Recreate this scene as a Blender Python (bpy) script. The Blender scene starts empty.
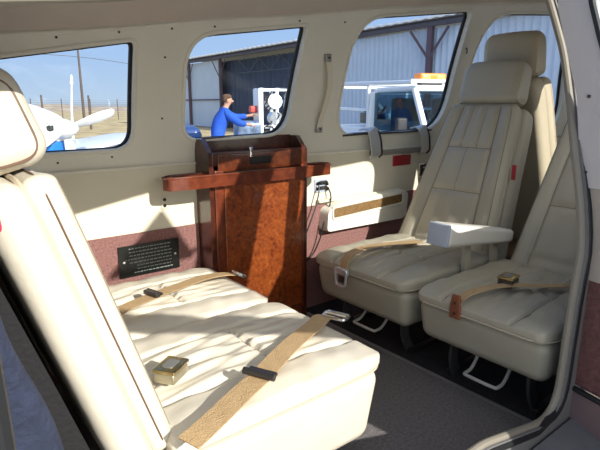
import bpy, bmesh, math, random
from mathutils import Vector, Matrix
random.seed(7)
C = bpy.context.scene
COL = C.collection
R = math.radians
PI = math.pi

# ------------------------------------------------------------------ materials
MATS = {}
def mat(name, col, rough=.5, metal=0., bump=0., bscale=40., var=0., vscale=8., coat=0., spec=.5, trans=0., emis=None):
    m = bpy.data.materials.new(name); m.use_nodes = True
    nt = m.node_tree; b = nt.nodes['Principled BSDF']
    b.inputs['Base Color'].default_value = (*col, 1)
    b.inputs['Roughness'].default_value = rough
    b.inputs['Metallic'].default_value = metal
    b.inputs['Specular IOR Level'].default_value = spec
    b.inputs['Coat Weight'].default_value = coat
    b.inputs['Transmission Weight'].default_value = trans
    if emis:
        b.inputs['Emission Color'].default_value = (*emis[0], 1); b.inputs['Emission Strength'].default_value = emis[1]
    tc = nt.nodes.new('ShaderNodeTexCoord')
    if var:
        n = nt.nodes.new('ShaderNodeTexNoise'); n.inputs['Scale'].default_value = vscale; n.inputs['Detail'].default_value = 5
        nt.links.new(tc.outputs['Object'], n.inputs['Vector'])
        r = nt.nodes.new('ShaderNodeValToRGB')
        r.color_ramp.elements[0].position = .3; r.color_ramp.elements[1].position = .7
        r.color_ramp.elements[0].color = (*[max(0, c*(1-var)) for c in col], 1)
        r.color_ramp.elements[1].color = (*[min(1, c*(1+var)) for c in col], 1)
        nt.links.new(n.outputs['Fac'], r.inputs['Fac']); nt.links.new(r.outputs['Color'], b.inputs['Base Color'])
    if bump:
        n = nt.nodes.new('ShaderNodeTexNoise'); n.inputs['Scale'].default_value = bscale; n.inputs['Detail'].default_value = 6
        nt.links.new(tc.outputs['Object'], n.inputs['Vector'])
        bp = nt.nodes.new('ShaderNodeBump'); bp.inputs['Strength'].default_value = bump; bp.inputs['Distance'].default_value = .01
        nt.links.new(n.outputs['Fac'], bp.inputs['Height']); nt.links.new(bp.outputs['Normal'], b.inputs['Normal'])
    MATS[name] = m
    return m

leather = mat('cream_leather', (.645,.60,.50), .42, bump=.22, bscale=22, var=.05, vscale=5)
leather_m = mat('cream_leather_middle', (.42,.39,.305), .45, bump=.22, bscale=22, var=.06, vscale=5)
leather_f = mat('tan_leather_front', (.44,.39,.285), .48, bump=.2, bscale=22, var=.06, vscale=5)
satin = mat('satin_steel', (.60,.63,.67), .28, metal=.55)
stitch_m = mat('seam_thread', (.24,.21,.16), .7)
piping_m = mat('piping_brown', (.15,.09,.06), .5)
piping_l = mat('piping_cream', (.50,.43,.33), .5)
trimwhite = mat('trim_offwhite', (.76,.745,.655), .55, bump=.05, bscale=200, var=.03)
trimbeige = mat('trim_beige', (.70,.66,.53), .6, bump=.06, bscale=160, var=.03)
headliner = mat('headliner', (.60,.53,.46), .85, bump=.15, bscale=120, var=.06, vscale=3)
carpet_mauve = mat('mauve_carpet', (.34,.17,.155), .95, bump=.9, bscale=420, var=.28, vscale=140)
carpet_floor = mat('floor_carpet', (.22,.205,.205), .98, bump=.8, bscale=400, var=.25, vscale=120)
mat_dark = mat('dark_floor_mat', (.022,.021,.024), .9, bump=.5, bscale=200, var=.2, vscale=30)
metal_grey = mat('painted_grey', (.33,.33,.32), .45, metal=.3, var=.08)
jamb_m = mat('jamb_beige_grey', (.15,.148,.15), .5, var=.05)
sill_m = mat('sill_metal', (.22,.225,.24), .35, metal=.4, bump=.1, bscale=12, var=.15, vscale=10)
rubber = mat('black_rubber', (.012,.013,.015), .5, spec=.4)
chrome = mat('chrome', (.78,.79,.8), .16, metal=1., var=.08, vscale=30)
darkmetal = mat('dark_metal', (.07,.065,.065), .35, metal=.7)
webbing = mat('tan_webbing', (.50,.345,.18), .75, bump=.5, bscale=350, var=.08, vscale=60)
navy = mat('navy_fabric', (.022,.030,.062), .92, bump=.6, bscale=90, var=.35, vscale=25)
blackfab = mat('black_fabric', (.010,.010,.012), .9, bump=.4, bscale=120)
redstrap = mat('pink_red_strap', (.65,.03,.10), .6)
redplate = mat('red_plate', (.36,.02,.03), .4)
blackplate = mat('black_plate', (.008,.010,.009), .3)
plate_ink = mat('pale_ink', (.24,.28,.26), .5)
cable_m = mat('black_cable', (.012,.012,.012), .45)
gold = mat('brass', (.50,.40,.20), .25, metal=1., var=.15, vscale=40)
browntag = mat('brown_leather', (.23,.075,.035), .5, bump=.3, bscale=60, var=.2, vscale=30)
doorwhite = mat('door_white', (.60,.57,.56), .5, var=.03)
doorbeige = mat('door_beige', (.46,.40,.33), .6, var=.04)
doorbrown = mat('door_maroon', (.17,.072,.065), .85, bump=.5, bscale=300, var=.25, vscale=90)
doormauve = mat('door_mauve', (.21,.14,.135), .7, var=.08)

def burl(name, a, b_, c_, scale=14):
    m = bpy.data.materials.new(name); m.use_nodes = True; nt = m.node_tree; b = nt.nodes['Principled BSDF']
    tc = nt.nodes.new('ShaderNodeTexCoord'); n = nt.nodes.new('ShaderNodeTexNoise')
    n.inputs['Scale'].default_value = scale; n.inputs['Detail'].default_value = 9; n.inputs['Distortion'].default_value = 2.2; n.inputs['Roughness'].default_value = .7
    n2 = nt.nodes.new('ShaderNodeTexNoise'); n2.inputs['Scale'].default_value = scale*6; n2.inputs['Detail'].default_value = 3
    mx = nt.nodes.new('ShaderNodeMix'); mx.data_type = 'FLOAT'; mx.inputs[0].default_value = .35
    nt.links.new(tc.outputs['Object'], n.inputs['Vector']); nt.links.new(tc.outputs['Object'], n2.inputs['Vector'])
    nt.links.new(n.outputs['Fac'], mx.inputs[2]); nt.links.new(n2.outputs['Fac'], mx.inputs[3])
    r = nt.nodes.new('ShaderNodeValToRGB'); e = r.color_ramp.elements
    e[0].position = .36; e[0].color = (*a, 1); e[1].position = .62; e[1].color = (*c_, 1)
    k = e.new(.48); k.color = (*b_, 1)
    nt.links.new(mx.outputs[0], r.inputs['Fac']); nt.links.new(r.outputs['Color'], b.inputs['Base Color'])
    b.inputs['Roughness'].default_value = .3; b.inputs['Coat Weight'].default_value = .6; b.inputs['Coat Roughness'].default_value = .08
    return m
wood = burl('burl_wood', (.085,.016,.005), (.21,.043,.009), (.34,.085,.017))
wood_dark = burl('dark_wood', (.030,.007,.003), (.060,.013,.006), (.10,.022,.009), 8)
wood_shaded = burl('shaded_burl_wood', (.04,.009,.004), (.095,.021,.006), (.16,.038,.010))  # darker burl copy: the drawer front's shade is put into the colour
wood_shelf = burl('shelf_wood', (.075,.014,.006), (.125,.025,.009), (.19,.043,.014), 8)
wood_insert = burl('insert_wood', (.10,.06,.025), (.20,.12,.05), (.32,.20,.09), 60)

def glass_mat(name, tint, alpha):
    m = bpy.data.materials.new(name); m.use_nodes = True; nt = m.node_tree
    for n in list(nt.nodes):
        if n.type == 'BSDF_PRINCIPLED': nt.nodes.remove(n)
    out = [n for n in nt.nodes if n.type == 'OUTPUT_MATERIAL'][0]
    t = nt.nodes.new('ShaderNodeBsdfTransparent'); t.inputs[0].default_value = (*tint, 1)
    g = nt.nodes.new('ShaderNodeBsdfGlossy'); g.inputs['Roughness'].default_value = .02
    mx = nt.nodes.new('ShaderNodeMixShader'); mx.inputs[0].default_value = alpha
    nt.links.new(t.outputs[0], mx.inputs[1]); nt.links.new(g.outputs[0], mx.inputs[2]); nt.links.new(mx.outputs[0], out.inputs[0])
    return m
glass = glass_mat('window_glass', (.93,.96,.98), .03)
carglass = glass_mat('car_glass', (.50,.63,.70), .03)

# ------------------------------------------------------------------ object helpers
def smooth(me, ang=None):
    for p in me.polygons: p.use_smooth = True
    if ang is not None:
        try: me.set_sharp_from_angle(angle=R(ang))
        except Exception: pass

def obj(name, bm, m=None, parent=None, sm=35, loc=None, rotz=None):
    me = bpy.data.meshes.new(name)
    if isinstance(bm, bmesh.types.BMesh):
        bmesh.ops.recalc_face_normals(bm, faces=bm.faces[:])
        bm.to_mesh(me); bm.free()
    else: me = bm
    if m is not None and len(me.materials) == 0: me.materials.append(m)
    smooth(me, sm)
    o = bpy.data.objects.new(name, me); COL.objects.link(o)
    if parent is not None: o.parent = parent
    if loc: o.location = loc
    if rotz is not None: o.rotation_euler.z = rotz
    return o

def tag(o, label=None, cat=None, group=None, kind=None):
    if label: o['label'] = label
    if cat: o['category'] = cat
    if group: o['group'] = group
    if kind: o['kind'] = kind
    return o

def thing(name, label, cat, loc=(0,0,0), rotz=0., group=None):
    o = bpy.data.objects.new(name, None); COL.objects.link(o); o.empty_display_size = .1
    o.location = loc; o.rotation_euler = (0,0,rotz)
    return tag(o, label, cat, group)

def struct(name, bm, m, sm=35, label=None):
    return tag(obj(name, bm, m, None, sm), label, None, None, 'structure')

def BM(): return bmesh.new()

def axpos(h, r, nc, na=4):
    r = min(r, h*.999); L = h-r; out = []
    for k in range(na, 0, -1): out.append(-L-r*math.tan(PI/4*k/na))
    for k in range(nc+1): out.append(-L+2*L*k/nc)
    for k in range(1, na+1): out.append(L+r*math.tan(PI/4*k/na))
    return out

def add_rbox(bm, c, hs, r=.01, n=(1,1,1), na=3, fn=None, M=None):
    """rounded box with shared vertices; fn(p, nrm) may displace in local coordinates, M places it"""
    hx,hy,hz = hs; r = min(r, hx*.98, hy*.98, hz*.98)
    X,Y,Z = axpos(hx,r,n[0],na), axpos(hy,r,n[1],na), axpos(hz,r,n[2],na)
    c = Vector(c); cache = {}
    def V(i,j,k):
        key = (i,j,k)
        if key in cache: return cache[key]
        q = Vector((X[i],Y[j],Z[k]))
        core = Vector((max(-(hx-r),min(hx-r,q.x)), max(-(hy-r),min(hy-r,q.y)), max(-(hz-r),min(hz-r,q.z))))
        d = q-core; nn = d.normalized() if d.length > 1e-9 else Vector((0,0,1))
        p = core+nn*r
        if fn: p = fn(p, nn)
        p = p+c
        if M: p = M @ p
        v = bm.verts.new(p); cache[key] = v
        return v
    I,J,K = len(X)-1, len(Y)-1, len(Z)-1
    for k in (0,K):
        for i in range(I):
            for j in range(J): bm.faces.new((V(i,j,k),V(i+1,j,k),V(i+1,j+1,k),V(i,j+1,k)))
    for j in (0,J):
        for i in range(I):
            for k in range(K): bm.faces.new((V(i,j,k),V(i+1,j,k),V(i+1,j,k+1),V(i,j,k+1)))
    for i in (0,I):
        for j in range(J):
            for k in range(K): bm.faces.new((V(i,j,k),V(i,j+1,k),V(i,j+1,k+1),V(i,j,k+1)))
    return bm

def box(c, hs, r=.004, M=None, bm=None):
    bm = bm or BM(); return add_rbox(bm, c, hs, r, (1,1,1), 2, None, M)

def catmull(pts, n=8, closed=False):
    P = [Vector(p) for p in pts]; N = len(P); out = []
    rng = range(N) if closed else range(N-1)
    for i in rng:
        if closed: a,b,c,d = P[i-1],P[i],P[(i+1)%N],P[(i+2)%N]
        else: a,b,c,d = P[max(i-1,0)],P[i],P[i+1],P[min(i+2,N-1)]
        for k in range(n):
            t = k/n
            out.append(.5*((2*b)+(-a+c)*t+(2*a-5*b+4*c-d)*t*t+(-a+3*b-3*c+d)*t**3))
    if not closed: out.append(P[-1].copy())
    return out

def add_tube(bm, pts, r, seg=8, closed=False, rad=None):
    P = [Vector(p) for p in pts]; N = len(P); rings = []
    prev = None
    for i,p in enumerate(P):
        if closed: t = (P[(i+1)%N]-P[i-1])
        else: t = P[min(i+1,N-1)]-P[max(i-1,0)]
        if t.length < 1e-9: t = Vector((0,0,1))
        t.normalize()
        if prev is None:
            u = t.orthogonal().normalized()
        else:
            u = prev-t*prev.dot(t)
            u = u.normalized() if u.length > 1e-6 else t.orthogonal().normalized()
        prev = u; w = t.cross(u); rr = rad[i] if rad else r
        rings.append([bm.verts.new(p+(u*math.cos(2*PI*k/seg)+w*math.sin(2*PI*k/seg))*rr) for k in range(seg)])
    for i in range(N if closed else N-1):
        a,b = rings[i],rings[(i+1)%N]
        off = 0
        if closed and i == N-1:
            best = min(range(seg), key=lambda s: sum((a[k].co-b[(k+s)%seg].co).length for k in range(seg))); off = best
        for k in range(seg): bm.faces.new((a[k],a[(k+1)%seg],b[(k+1+off)%seg],b[(k+off)%seg]))
    if not closed:
        bm.faces.new(rings[0]); bm.faces.new(rings[-1])
    return bm

def add_ribbon(bm, pts, side, w, t=.0022):
    """flat strap: pts path, side = width direction (vector or list)"""
    P = [Vector(p) for p in pts]; N = len(P); rings = []
    for i,p in enumerate(P):
        tg = (P[min(i+1,N-1)]-P[max(i-1,0)]).normalized()
        s = Vector(side[i] if isinstance(side, list) else side); s = (s-tg*s.dot(tg)).normalized(); nn = tg.cross(s)
        rings.append([bm.verts.new(p+s*a*w/2+nn*b*t/2) for a,b in ((-1,-1),(1,-1),(1,1),(-1,1))])
    for i in range(N-1):
        for k in range(4): bm.faces.new((rings[i][k],rings[i][(k+1)%4],rings[i+1][(k+1)%4],rings[i+1][k]))
    bm.faces.new(rings[0]); bm.faces.new(rings[-1])
    return bm

def rpoly(pts, rs, n=7):
    """rounded 2D polygon"""
    out = []; N = len(pts)
    for i in range(N):
        p = Vector(pts[i]); a = Vector(pts[i-1]); b = Vector(pts[(i+1)%N]); r = rs[i] if isinstance(rs, (list,tuple)) else rs
        da,db = (a-p).normalized(),(b-p).normalized(); ang = da.angle(db); d = min(r/math.tan(ang/2), (a-p).length*.48, (b-p).length*.48)
        s,e = p+da*d,p+db*d
        for k in range(n+1):
            t = k/n; out.append((1-t)**2*s+2*t*(1-t)*p+t*t*e)
    return out

def add_prism(bm, poly, f0, f1):
    """poly 2D list; f0,f1 map 2D->3D for the two caps"""
    a = [bm.verts.new(f0(p)) for p in poly]; b = [bm.verts.new(f1(p)) for p in poly]; N = len(poly)
    bm.faces.new(a); bm.faces.new(b[::-1])
    for i in range(N): bm.faces.new((a[i],a[(i+1)%N],b[(i+1)%N],b[i]))
    return bm

def resample(poly, d=.03):
    out = []; N = len(poly)
    for i in range(N):
        a,b = Vector(poly[i]),Vector(poly[(i+1)%N]); n = max(1, int((b-a).length/d))
        for k in range(n): out.append(a.lerp(b, k/n))
    return out

def boolean_cut(me, cutters):
    o = bpy.data.objects.new('tmp', me); COL.objects.link(o); cs = []
    for c in cutters:
        co = bpy.data.objects.new('tmpc', c); COL.objects.link(co); cs.append(co)
        md = o.modifiers.new('b', 'BOOLEAN'); md.object = co; md.operation = 'DIFFERENCE'; md.solver = 'EXACT'
    dg = bpy.context.evaluated_depsgraph_get(); dg.update()
    res = bpy.data.meshes.new_from_object(o.evaluated_get(dg))
    bpy.data.objects.remove(o)
    for c in cs: bpy.data.objects.remove(c)
    return res

def mesh_of(bm, m=None):
    me = bpy.data.meshes.new('m'); bmesh.ops.recalc_face_normals(bm, faces=bm.faces[:]); bm.to_mesh(me); bm.free()
    if m: me.materials.append(m)
    return me

# ------------------------------------------------------------------ fuselage shape
def yfar(z): return 1.6-.14*(max(0,z-.62)/.45)**1.4
def ynear(z): return .48+.14*(max(0,z-.5)/.46)**1.4
RP = [(-1.2,.86),(-.3,.94),(.1,.99),(.247,1.012),(.538,1.049),(.774,1.088),(1.138,1.135),(1.5,1.193),(1.887,1.243),(2.2,1.28),(2.6,1.325),(3.2,1.345),(4.4,1.33)]
def roof(x):
    for (a,b),(c,d) in zip(RP, RP[1:]):
        if x <= c: return b+(d-b)*max(0,(x-a))/(c-a)
    return RP[-1][1]
X0,X1 = -1.1,3.7
def slab(x0,x1,zf0,zf1,yf,th,nx,nz):
    """curved slab between z functions, thickness th outward along y sign"""
    bm = BM(); G = []
    for s in (0,1):
        g = []
        for i in range(nx+1):
            x = x0+(x1-x0)*i/nx; row = []
            for j in range(nz+1):
                z = zf0(x)+(zf1(x)-zf0(x))*j/nz
                row.append(bm.verts.new((x, yf(z)+s*th, z)))
            g.append(row)
        G.append(g)
    for s in (0,1):
        for i in range(nx):
            for j in range(nz): bm.faces.new((G[s][i][j],G[s][i+1][j],G[s][i+1][j+1],G[s][i][j+1]))
    for i in range(nx):
        for j in (0,nz): bm.faces.new((G[0][i][j],G[0][i+1][j],G[1][i+1][j],G[1][i][j]))
    for j in range(nz):
        for i in (0,nx): bm.faces.new((G[0][i][j],G[0][i][j+1],G[1][i][j+1],G[1][i][j]))
    return bm

WINS = [ ([(-.06,.905),(.586,1.023),(.597,.705),(-.06,.699)], [.05,.02,.07,.05]),
         ([(.738,1.045),(1.186,1.112),(1.196,.732),(.762,.722)], [.11,.018,.10,.07]),
         ([(1.402,1.155),(2.058,1.243),(2.180,.720),(1.445,.715)], [.15,.04,.16,.12]),
         ([(2.18,1.245),(2.95,1.315),(3.45,.70),(2.26,.70)], [.16,.1,.12,.1]) ]
WINP = [resample(rpoly(p, r), .04) for p,r in WINS]
upper = mesh_of(slab(X0,X1,lambda x:.645,lambda x:roof(x)+.01,yfar,.035,96,14), trimwhite)
cut = []
for P in WINP:
    b = BM(); add_prism(b, P, lambda p: Vector((p[0],1.2,p[1])), lambda p: Vector((p[0],1.8,p[1]))); cut.append(mesh_of(b))
upper = boolean_cut(upper, cut)
wall_far = struct('wall_far', upper, trimwhite, 30)
for i,P in enumerate(WINP):
    # rounded lip, rubber seal and acrylic pane
    w = struct('window_%d'%(i+1), add_tube(BM(), [Vector((p[0], yfar(p[1])+.001, p[1])) for p in P], .007, 8, True), trimwhite)
    obj('window_seal', add_tube(BM(), [Vector((p[0], yfar(p[1])+.033, p[1])) for p in P], .009, 8, True), rubber, w)
    b = BM(); cx = sum(p[0] for p in P)/len(P); cz = sum(p[1] for p in P)/len(P)
    rings = []
    for s in (1,.8,.55,.3):
        rings.append([b.verts.new((cx+(p[0]-cx)*s, yfar(cz+(p[1]-cz)*s)+.034, cz+(p[1]-cz)*s)) for p in P])
    c0 = b.verts.new((cx, yfar(cz)+.034, cz)); N = len(P)
    for a,d in zip(rings, rings[1:]):
        for k in range(N): b.faces.new((a[k],a[(k+1)%N],d[(k+1)%N],d[k]))
    for k in range(N): b.faces.new((rings[-1][k],rings[-1][(k+1)%N],c0))
    obj('window_pane', b, glass, w)

# lower far wall: beige panel and mauve carpet
struct('wall_far_panel', slab(X0,X1,lambda x:.425,lambda x:.648,lambda z:1.592,.04,10,2), trimbeige)
struct('trim_2', add_tube(BM(), [(x/10, 1.590, .648) for x in range(-11,38)], .005, 8), trimwhite)
struct('wall_far_carpet', slab(X0,X1,lambda x:-.05,lambda x:.436,lambda z:1.586,.04,10,4), carpet_mauve)
# ceiling headliner
b = BM(); nx,ny = 60,16; g = []
for i in range(nx+1):
    x = X0+(X1-X0)*i/nx; zr = roof(x); ya,yb = yfar(zr)+.004, 2.08-yfar(zr)-.0; row = []
    for j in range(ny+1):
        t = j/ny; y = ya+(yb-ya)*t; row.append(b.verts.new((x,y,zr+.000+.10*(1-abs(2*t-1)**2.4))))
    g.append(row)
for i in range(nx):
    for j in range(ny): b.faces.new((g[i][j],g[i][j+1],g[i+1][j+1],g[i+1][j]))
ex = bmesh.ops.extrude_face_region(b, geom=b.faces[:])
for v in [v for v in ex['geom'] if isinstance(v, bmesh.types.BMVert)]: v.co.z += .03
struct('ceiling', b, headliner)
b = add_tube(BM(), [(X0+(X1-X0)*i/60, yfar(roof(X0+(X1-X0)*i/60)), roof(X0+(X1-X0)*i/60)-.004) for i in range(61)], .005, 8)
struct('trim_1', b, trimwhite)

# near wall (door side): skin with the open cargo door and one side window
def nrz(x): return roof(x)+.014
near = mesh_of(slab(X0,X1,lambda x:-.3,nrz,lambda z: ynear(z)-.012,.012,96,40), jamb_m)
DOOR = [(.040,.165),(.040,.938),(.21,.962),(.50,1.018),(.80,1.062),(1.10,1.104),(1.345,1.142),(1.322,.97),(1.242,.74),(1.198,.40),(1.183,.092),(.86,.165)]
DR = [.04,.05,.3,.3,.3,.3,.04,.3,.5,.5,.09,.2]
DP = resample(rpoly(DOOR, DR), .04)
b = BM(); add_prism(b, DP, lambda p: Vector((p[0],.2,p[1])), lambda p: Vector((p[0],.9,p[1]))); cA = mesh_of(b)
NW = resample(rpoly([(1.36,1.06),(1.36,.648),(1.77,.648),(1.83,1.09)], .08), .04)
b = BM(); add_prism(b, NW, lambda p: Vector((p[0],.2,p[1])), lambda p: Vector((p[0],.9,p[1]))); cB = mesh_of(b)
NW2 = resample(rpoly([(2.12,1.12),(2.04,.72),(2.95,.72),(2.80,1.18)], .08), .04)
b = BM(); add_prism(b, NW2, lambda p: Vector((p[0],.2,p[1])), lambda p: Vector((p[0],.9,p[1]))); cC = mesh_of(b)
near = boolean_cut(near, [cA, cB, cC])
struct('window_6', add_tube(BM(), [Vector((p[0], ynear(p[1])-.002, p[1])) for p in NW2], .008, 8, True), trimwhite)
struct('wall_near', near, jamb_m, 30)
w5 = struct('window_5', add_tube(BM(), [Vector((p[0], ynear(p[1])-.002, p[1])) for p in NW], .008, 8, True), trimwhite)
DT = [Vector((p[0], ynear(p[1])+.002, p[1])) for p in DP]
struct('trim_3', add_tube(BM(), DT, .0090, 10, True), mat('door_edge_trim', (.23,.21,.17), .5))
struct('trim_4', add_tube(BM(), [v+Vector((0,-.008,0)) + (Vector((.016,0,0)) if v.x > 1.1 else Vector((0,0,-.012 if v.z < .5 else .013))) for v in DT], .0105, 8, True), rubber)
# sill plate outside the opening
b = BM()
prof = [(.432,.150),(.432,.085),(.30,.060),(.30,-.10),(.27,-.10),(.27,.068),(.425,.155)]
prof = [(.462,.085),(.330,.050),(.326,-.08),(.300,-.08),(.304,.062),(.462,.100)]
for x in (-.2,1.24): pass
add_prism(b, [Vector(p) for p in prof], lambda p: Vector((-.2,p[0],p[1]-.02)), lambda p: Vector((1.24,p[0],p[1]-.02)))
struct('trim_5', b, sill_m)

# floor
struct('floor', box((-.02,1.02,-.02),(1.28,.60,.02),.002), carpet_floor)
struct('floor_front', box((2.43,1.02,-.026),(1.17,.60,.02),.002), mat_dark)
struct('trim_6', box((1.26,1.02,-.003),(.008,.52,.004),.002), mat('carpet_edge', (.20,.19,.19), .8))
# aft and front closures of the cabin
struct('wall_aft', box((-1.12,1.04,.45),(.02,.60,.56),.01), headliner)
struct('wall_front', box((3.66,1.04,.35),(.02,.60,.42),.01), mat_dark)

# ------------------------------------------------------------------ seats
def pad_fn(hx, hy, hz, seamx=.10, gather=1.0):
    def fn(p, n):
        w = max(0, n.z)**1.5
        u,v = p.x/hx, p.y/hy
        dz = .015*(1-u*u)*(1-v*v)-.010*max(0,(u-.72)/.28)**2
        gv = lambda c, d, s: -d*math.exp(-((v-c)/s)**2)
        vc = .50+.05*u
        dz += gv(-vc,.011,.032)+gv(vc,.011,.032)
        if u > -.9: dz += .005*math.exp(-((abs(v)-.76)/.14)**2)*(1-max(0,u)**4)
        if abs(v) < vc:
            m = min(1, (vc-abs(v))/.12)
            dz += -.011*math.exp(-((u-seamx)/.028)**2)*m
            # gathers in the front panel, soft channels behind
            if u > seamx: dz += gather*m*(.0042*math.sin(v*36+2.0*math.sin(u*5))+.0016*math.sin(v*61+u*9))*math.exp(-((u-seamx)/.50)**2)
            else:
                dz += gather*m*(.0034*math.sin(v*25+1.8*math.sin(u*6+1))+.0014*math.sin(v*51-u*7))
                dz += -.007*math.exp(-(v/.05)**2)*m
        else:
            dz += .0018*math.sin(u*11+v*5)+.001*math.sin(u*23-v*9)
        q = p.copy(); q.z += dz*w
        # round the plan view at the front corners
        if u > .7: q.y *= 1-.10*((u-.7)/.3)**2
        return q
    return fn

def back_fn(hx, hy, hz, taper, mode, sag=0.):
    def fn(p, n):
        q = p.copy(); u = (p.z+hz)/(2*hz); v = p.y/hy
        if n.x > .2 and mode:
            w = max(0, n.x)**1.5; dx = .018*(1-(2*u-1)**4)*(1-v*v)*.6
            vc = .60-.06*u
            dx += -.010*math.exp(-((abs(v)-vc)/.05)**2)
            dx += .010*math.exp(-((abs(v)-.82)/.14)**2)
            if abs(v) < vc:
                m = min(1, (vc-abs(v))/.1)
                dx += -.009*math.exp(-((u-.69)/.018)**2)*m-.009*math.exp(-((u-.40)/.018)**2)*m
                if u > .69:
                    dx += -.006*math.exp(-((abs(v)-.20)/.035)**2)*m
                    dx += .0018*math.sin(v*36)*m*math.exp(-((u-.96)/.12)**2)
                else: dx += .0015*math.sin(v*17)*m
                dx += -.007*math.exp(-((u-.10)/.02)**2)*m
            q.x += dx*w
        q.y *= 1-taper*u
        if u > .85: q.y *= 1-.05*((u-.85)/.15)**2
        q.x += sag*math.sin(PI*u)
        return q
    return fn

def rect_loop(hx, hy, r, z, n=8, front=.0):
    P = resample(rpoly([(-hx,-hy),(hx,-hy),(hx,hy),(-hx,hy)], r, n), .02); out = []
    for p in P:
        y = p[1]
        if p[0]/hx > .7: y *= 1-.10*((p[0]/hx-.7)/.3)**2
        out.append(Vector((p[0], y, z)))
    return out

def make_seat(name, label, loc, rotz, width, lm, pm, recline=18.7, back_h=.50, taper=.06, head_w=.26, back_x=-.245, base=.15, armrest=False, hz_len=.26, headrest=True, detail=True, shell_t=.045, cush_t=.034, inset=.006, crease_shade=False, bw=1.0, head_h=.075, head_x=0., head_t=.45):
    t = thing(name, label, 'seat', loc, rotz, None)
    hw = width/2
    # cushion base
    bfn = lambda p,n: Vector((p.x-(.02*(1-(p.z+.07)/.14) if p.x > 0 else 0)*1.0, p.y*(1-.05*(1-(p.z+.07)/.14)), p.z))
    bt,bb = .262,base; hh = (bt-bb)/2
    obj('seat_base', add_rbox(BM(), (.0,0,(bt+bb)/2), (hz_len-.012, hw-.004, hh), .035, (6,6,2), 5, bfn), lm, t, 60)
    # top pad
    hx,hy,hz = hz_len,hw-.001,.021
    pad = obj('seat_cushion', add_rbox(BM(), (0,0,.278), (hx,hy,hz), .016, (64,96,1), 4, pad_fn(hx,hy,hz)), lm, t, 60)
    obj('piping', add_tube(BM(), rect_loop(hx+.001, hy+.001, .045, .266), .0024, 6, True), piping_l, pad)
    # backrest: shell and front cushion in a reclined frame
    M = Matrix.Translation((back_x,0,.275)) @ Matrix.Rotation(-R(recline), 4, 'Y')
    bh = back_h/2; hb_ = hw*bw
    sh = obj('back_shell', add_rbox(BM(), (-2*cush_t+.004-shell_t,0,bh-.004), (shell_t,hb_,bh+.014), min(.034,shell_t*.95), (2,10,16), 6, back_fn(shell_t,hb_,bh+.02,taper,False), M), lm, t, 60)
    bc = obj('backrest', add_rbox(BM(), (-cush_t,0,bh), (cush_t,hb_-inset,bh), cush_t*.85, (1,64,72), 5, back_fn(cush_t,hb_-inset,bh,taper,True), M), lm, t, 60)
    def bl(xo):
        e_ = hb_-inset+.0005; L = resample(rpoly([(-e_,.0),(e_,.0),(e_,back_h+.001),(-e_,back_h+.001)], .04), .02)
        return [M @ Vector((xo, p[0]*(1-taper*(p[1]/back_h))*(1-.05*max(0,(p[1]/back_h-.85)/.15)**2), p[1])) for p in L]
    obj('piping', add_tube(BM(), bl(-cush_t*.75), .0016, 6, True), pm, bc)
    bf = back_fn(cush_t,hb_-inset,bh,taper,True); hyb = hb_-inset
    def bs_(pts):
        return [M @ (Vector((-cush_t,0,bh))+bf(Vector((cush_t,v*hyb,(2*u-1)*bh)), Vector((1,0,0)))+Vector((.0002,0,0))) for u,v in pts]
    b = BM(); US = [.06+.90*k/30 for k in range(31)]
    for sg in (-1,1):
        add_tube(b, bs_([(u,sg*(.60-.06*u)) for u in US]), .0015, 5)
        add_tube(b, bs_([(u,sg*.90) for u in US]), .0013, 5)
    for uu in (.69,.40): add_tube(b, bs_([(uu,(.60-.06*uu)*(-1+2*k/16)) for k in range(17)]), .0015, 5)
    for vv,ua,ub in ((-.2,.69,.96),(.2,.69,.96),(.0,.40,.69)): add_tube(b, bs_([(ua+(ub-ua)*k/10,vv) for k in range(11)]), .0010, 5)
    obj('stitching', b, stitch_m, bc)
    pf = pad_fn(hx,hy,hz)
    def ps_(pts): return [Vector((0,0,.278))+pf(Vector((u*hx,v*hy,hz)), Vector((0,0,1)))+Vector((0,0,.0003)) for u,v in pts]
    b = BM()
    for sg in (-1,1): add_tube(b, ps_([(u/20,sg*(.50+.05*u/20)) for u in range(-18,19)]), .0013, 5)
    add_tube(b, ps_([(.10,.5*(-1+2*k/16)) for k in range(17)]), .0014, 5)
    obj('stitching', b, stitch_m, pad)
    if crease_shade: obj('crease_shade_tube', add_tube(BM(), bl(-2*cush_t+.002), .0045, 6, True), MATS['piping_cream'], bc)  # darker beige tube laid in the crease to stand for its shade
    if headrest:
        hfn = lambda p,n: Vector((p.x*(1-.10*(p.z/head_h)), p.y*(1-.06*max(0,p.z/head_h)**2), p.z+ (.006*(1-(p.y/(head_w/2))**2) if n.z > .3 else 0)))
        MH = M @ Matrix.Translation((-.052+head_x,0,back_h+head_h+.006)) @ Matrix.Rotation(R(recline*head_t), 4, 'Y')
        h = obj('headrest', add_rbox(BM(), (0,0,0), (.052,head_w/2,head_h), .034, (4,10,6), 6, hfn, MH), lm, t, 60)
        for sgn in (-1,1):
            lp = [Vector((.052-.004+.0*k, 0, 0)) for k in range(1)]
            L = resample(rpoly([(-.040,-head_h+.012),(.040,-head_h+.012),(.032,head_h-.014),(-.032,head_h-.014)], .03), .02)
            obj('piping', add_tube(BM(), [MH @ Vector((p[0]*.0+.036*(1-.1*p[1]/head_h), sgn*(head_w/2)*.80*(1), p[1])) if False else MH @ Vector((p[0], sgn*(head_w/2-.006)*(1-.05*max(0,p[1]/head_h)**2), p[1])) for p in L], .0022, 6, True), pm, h)
        for sgn in (-1,1):
            obj('headrest_post', add_tube(BM(), [M @ Vector((-.05,sgn*.07,back_h-.03)), M @ Vector((-.05,sgn*.07,back_h+.03))], .006, 8), chrome, t)
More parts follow.
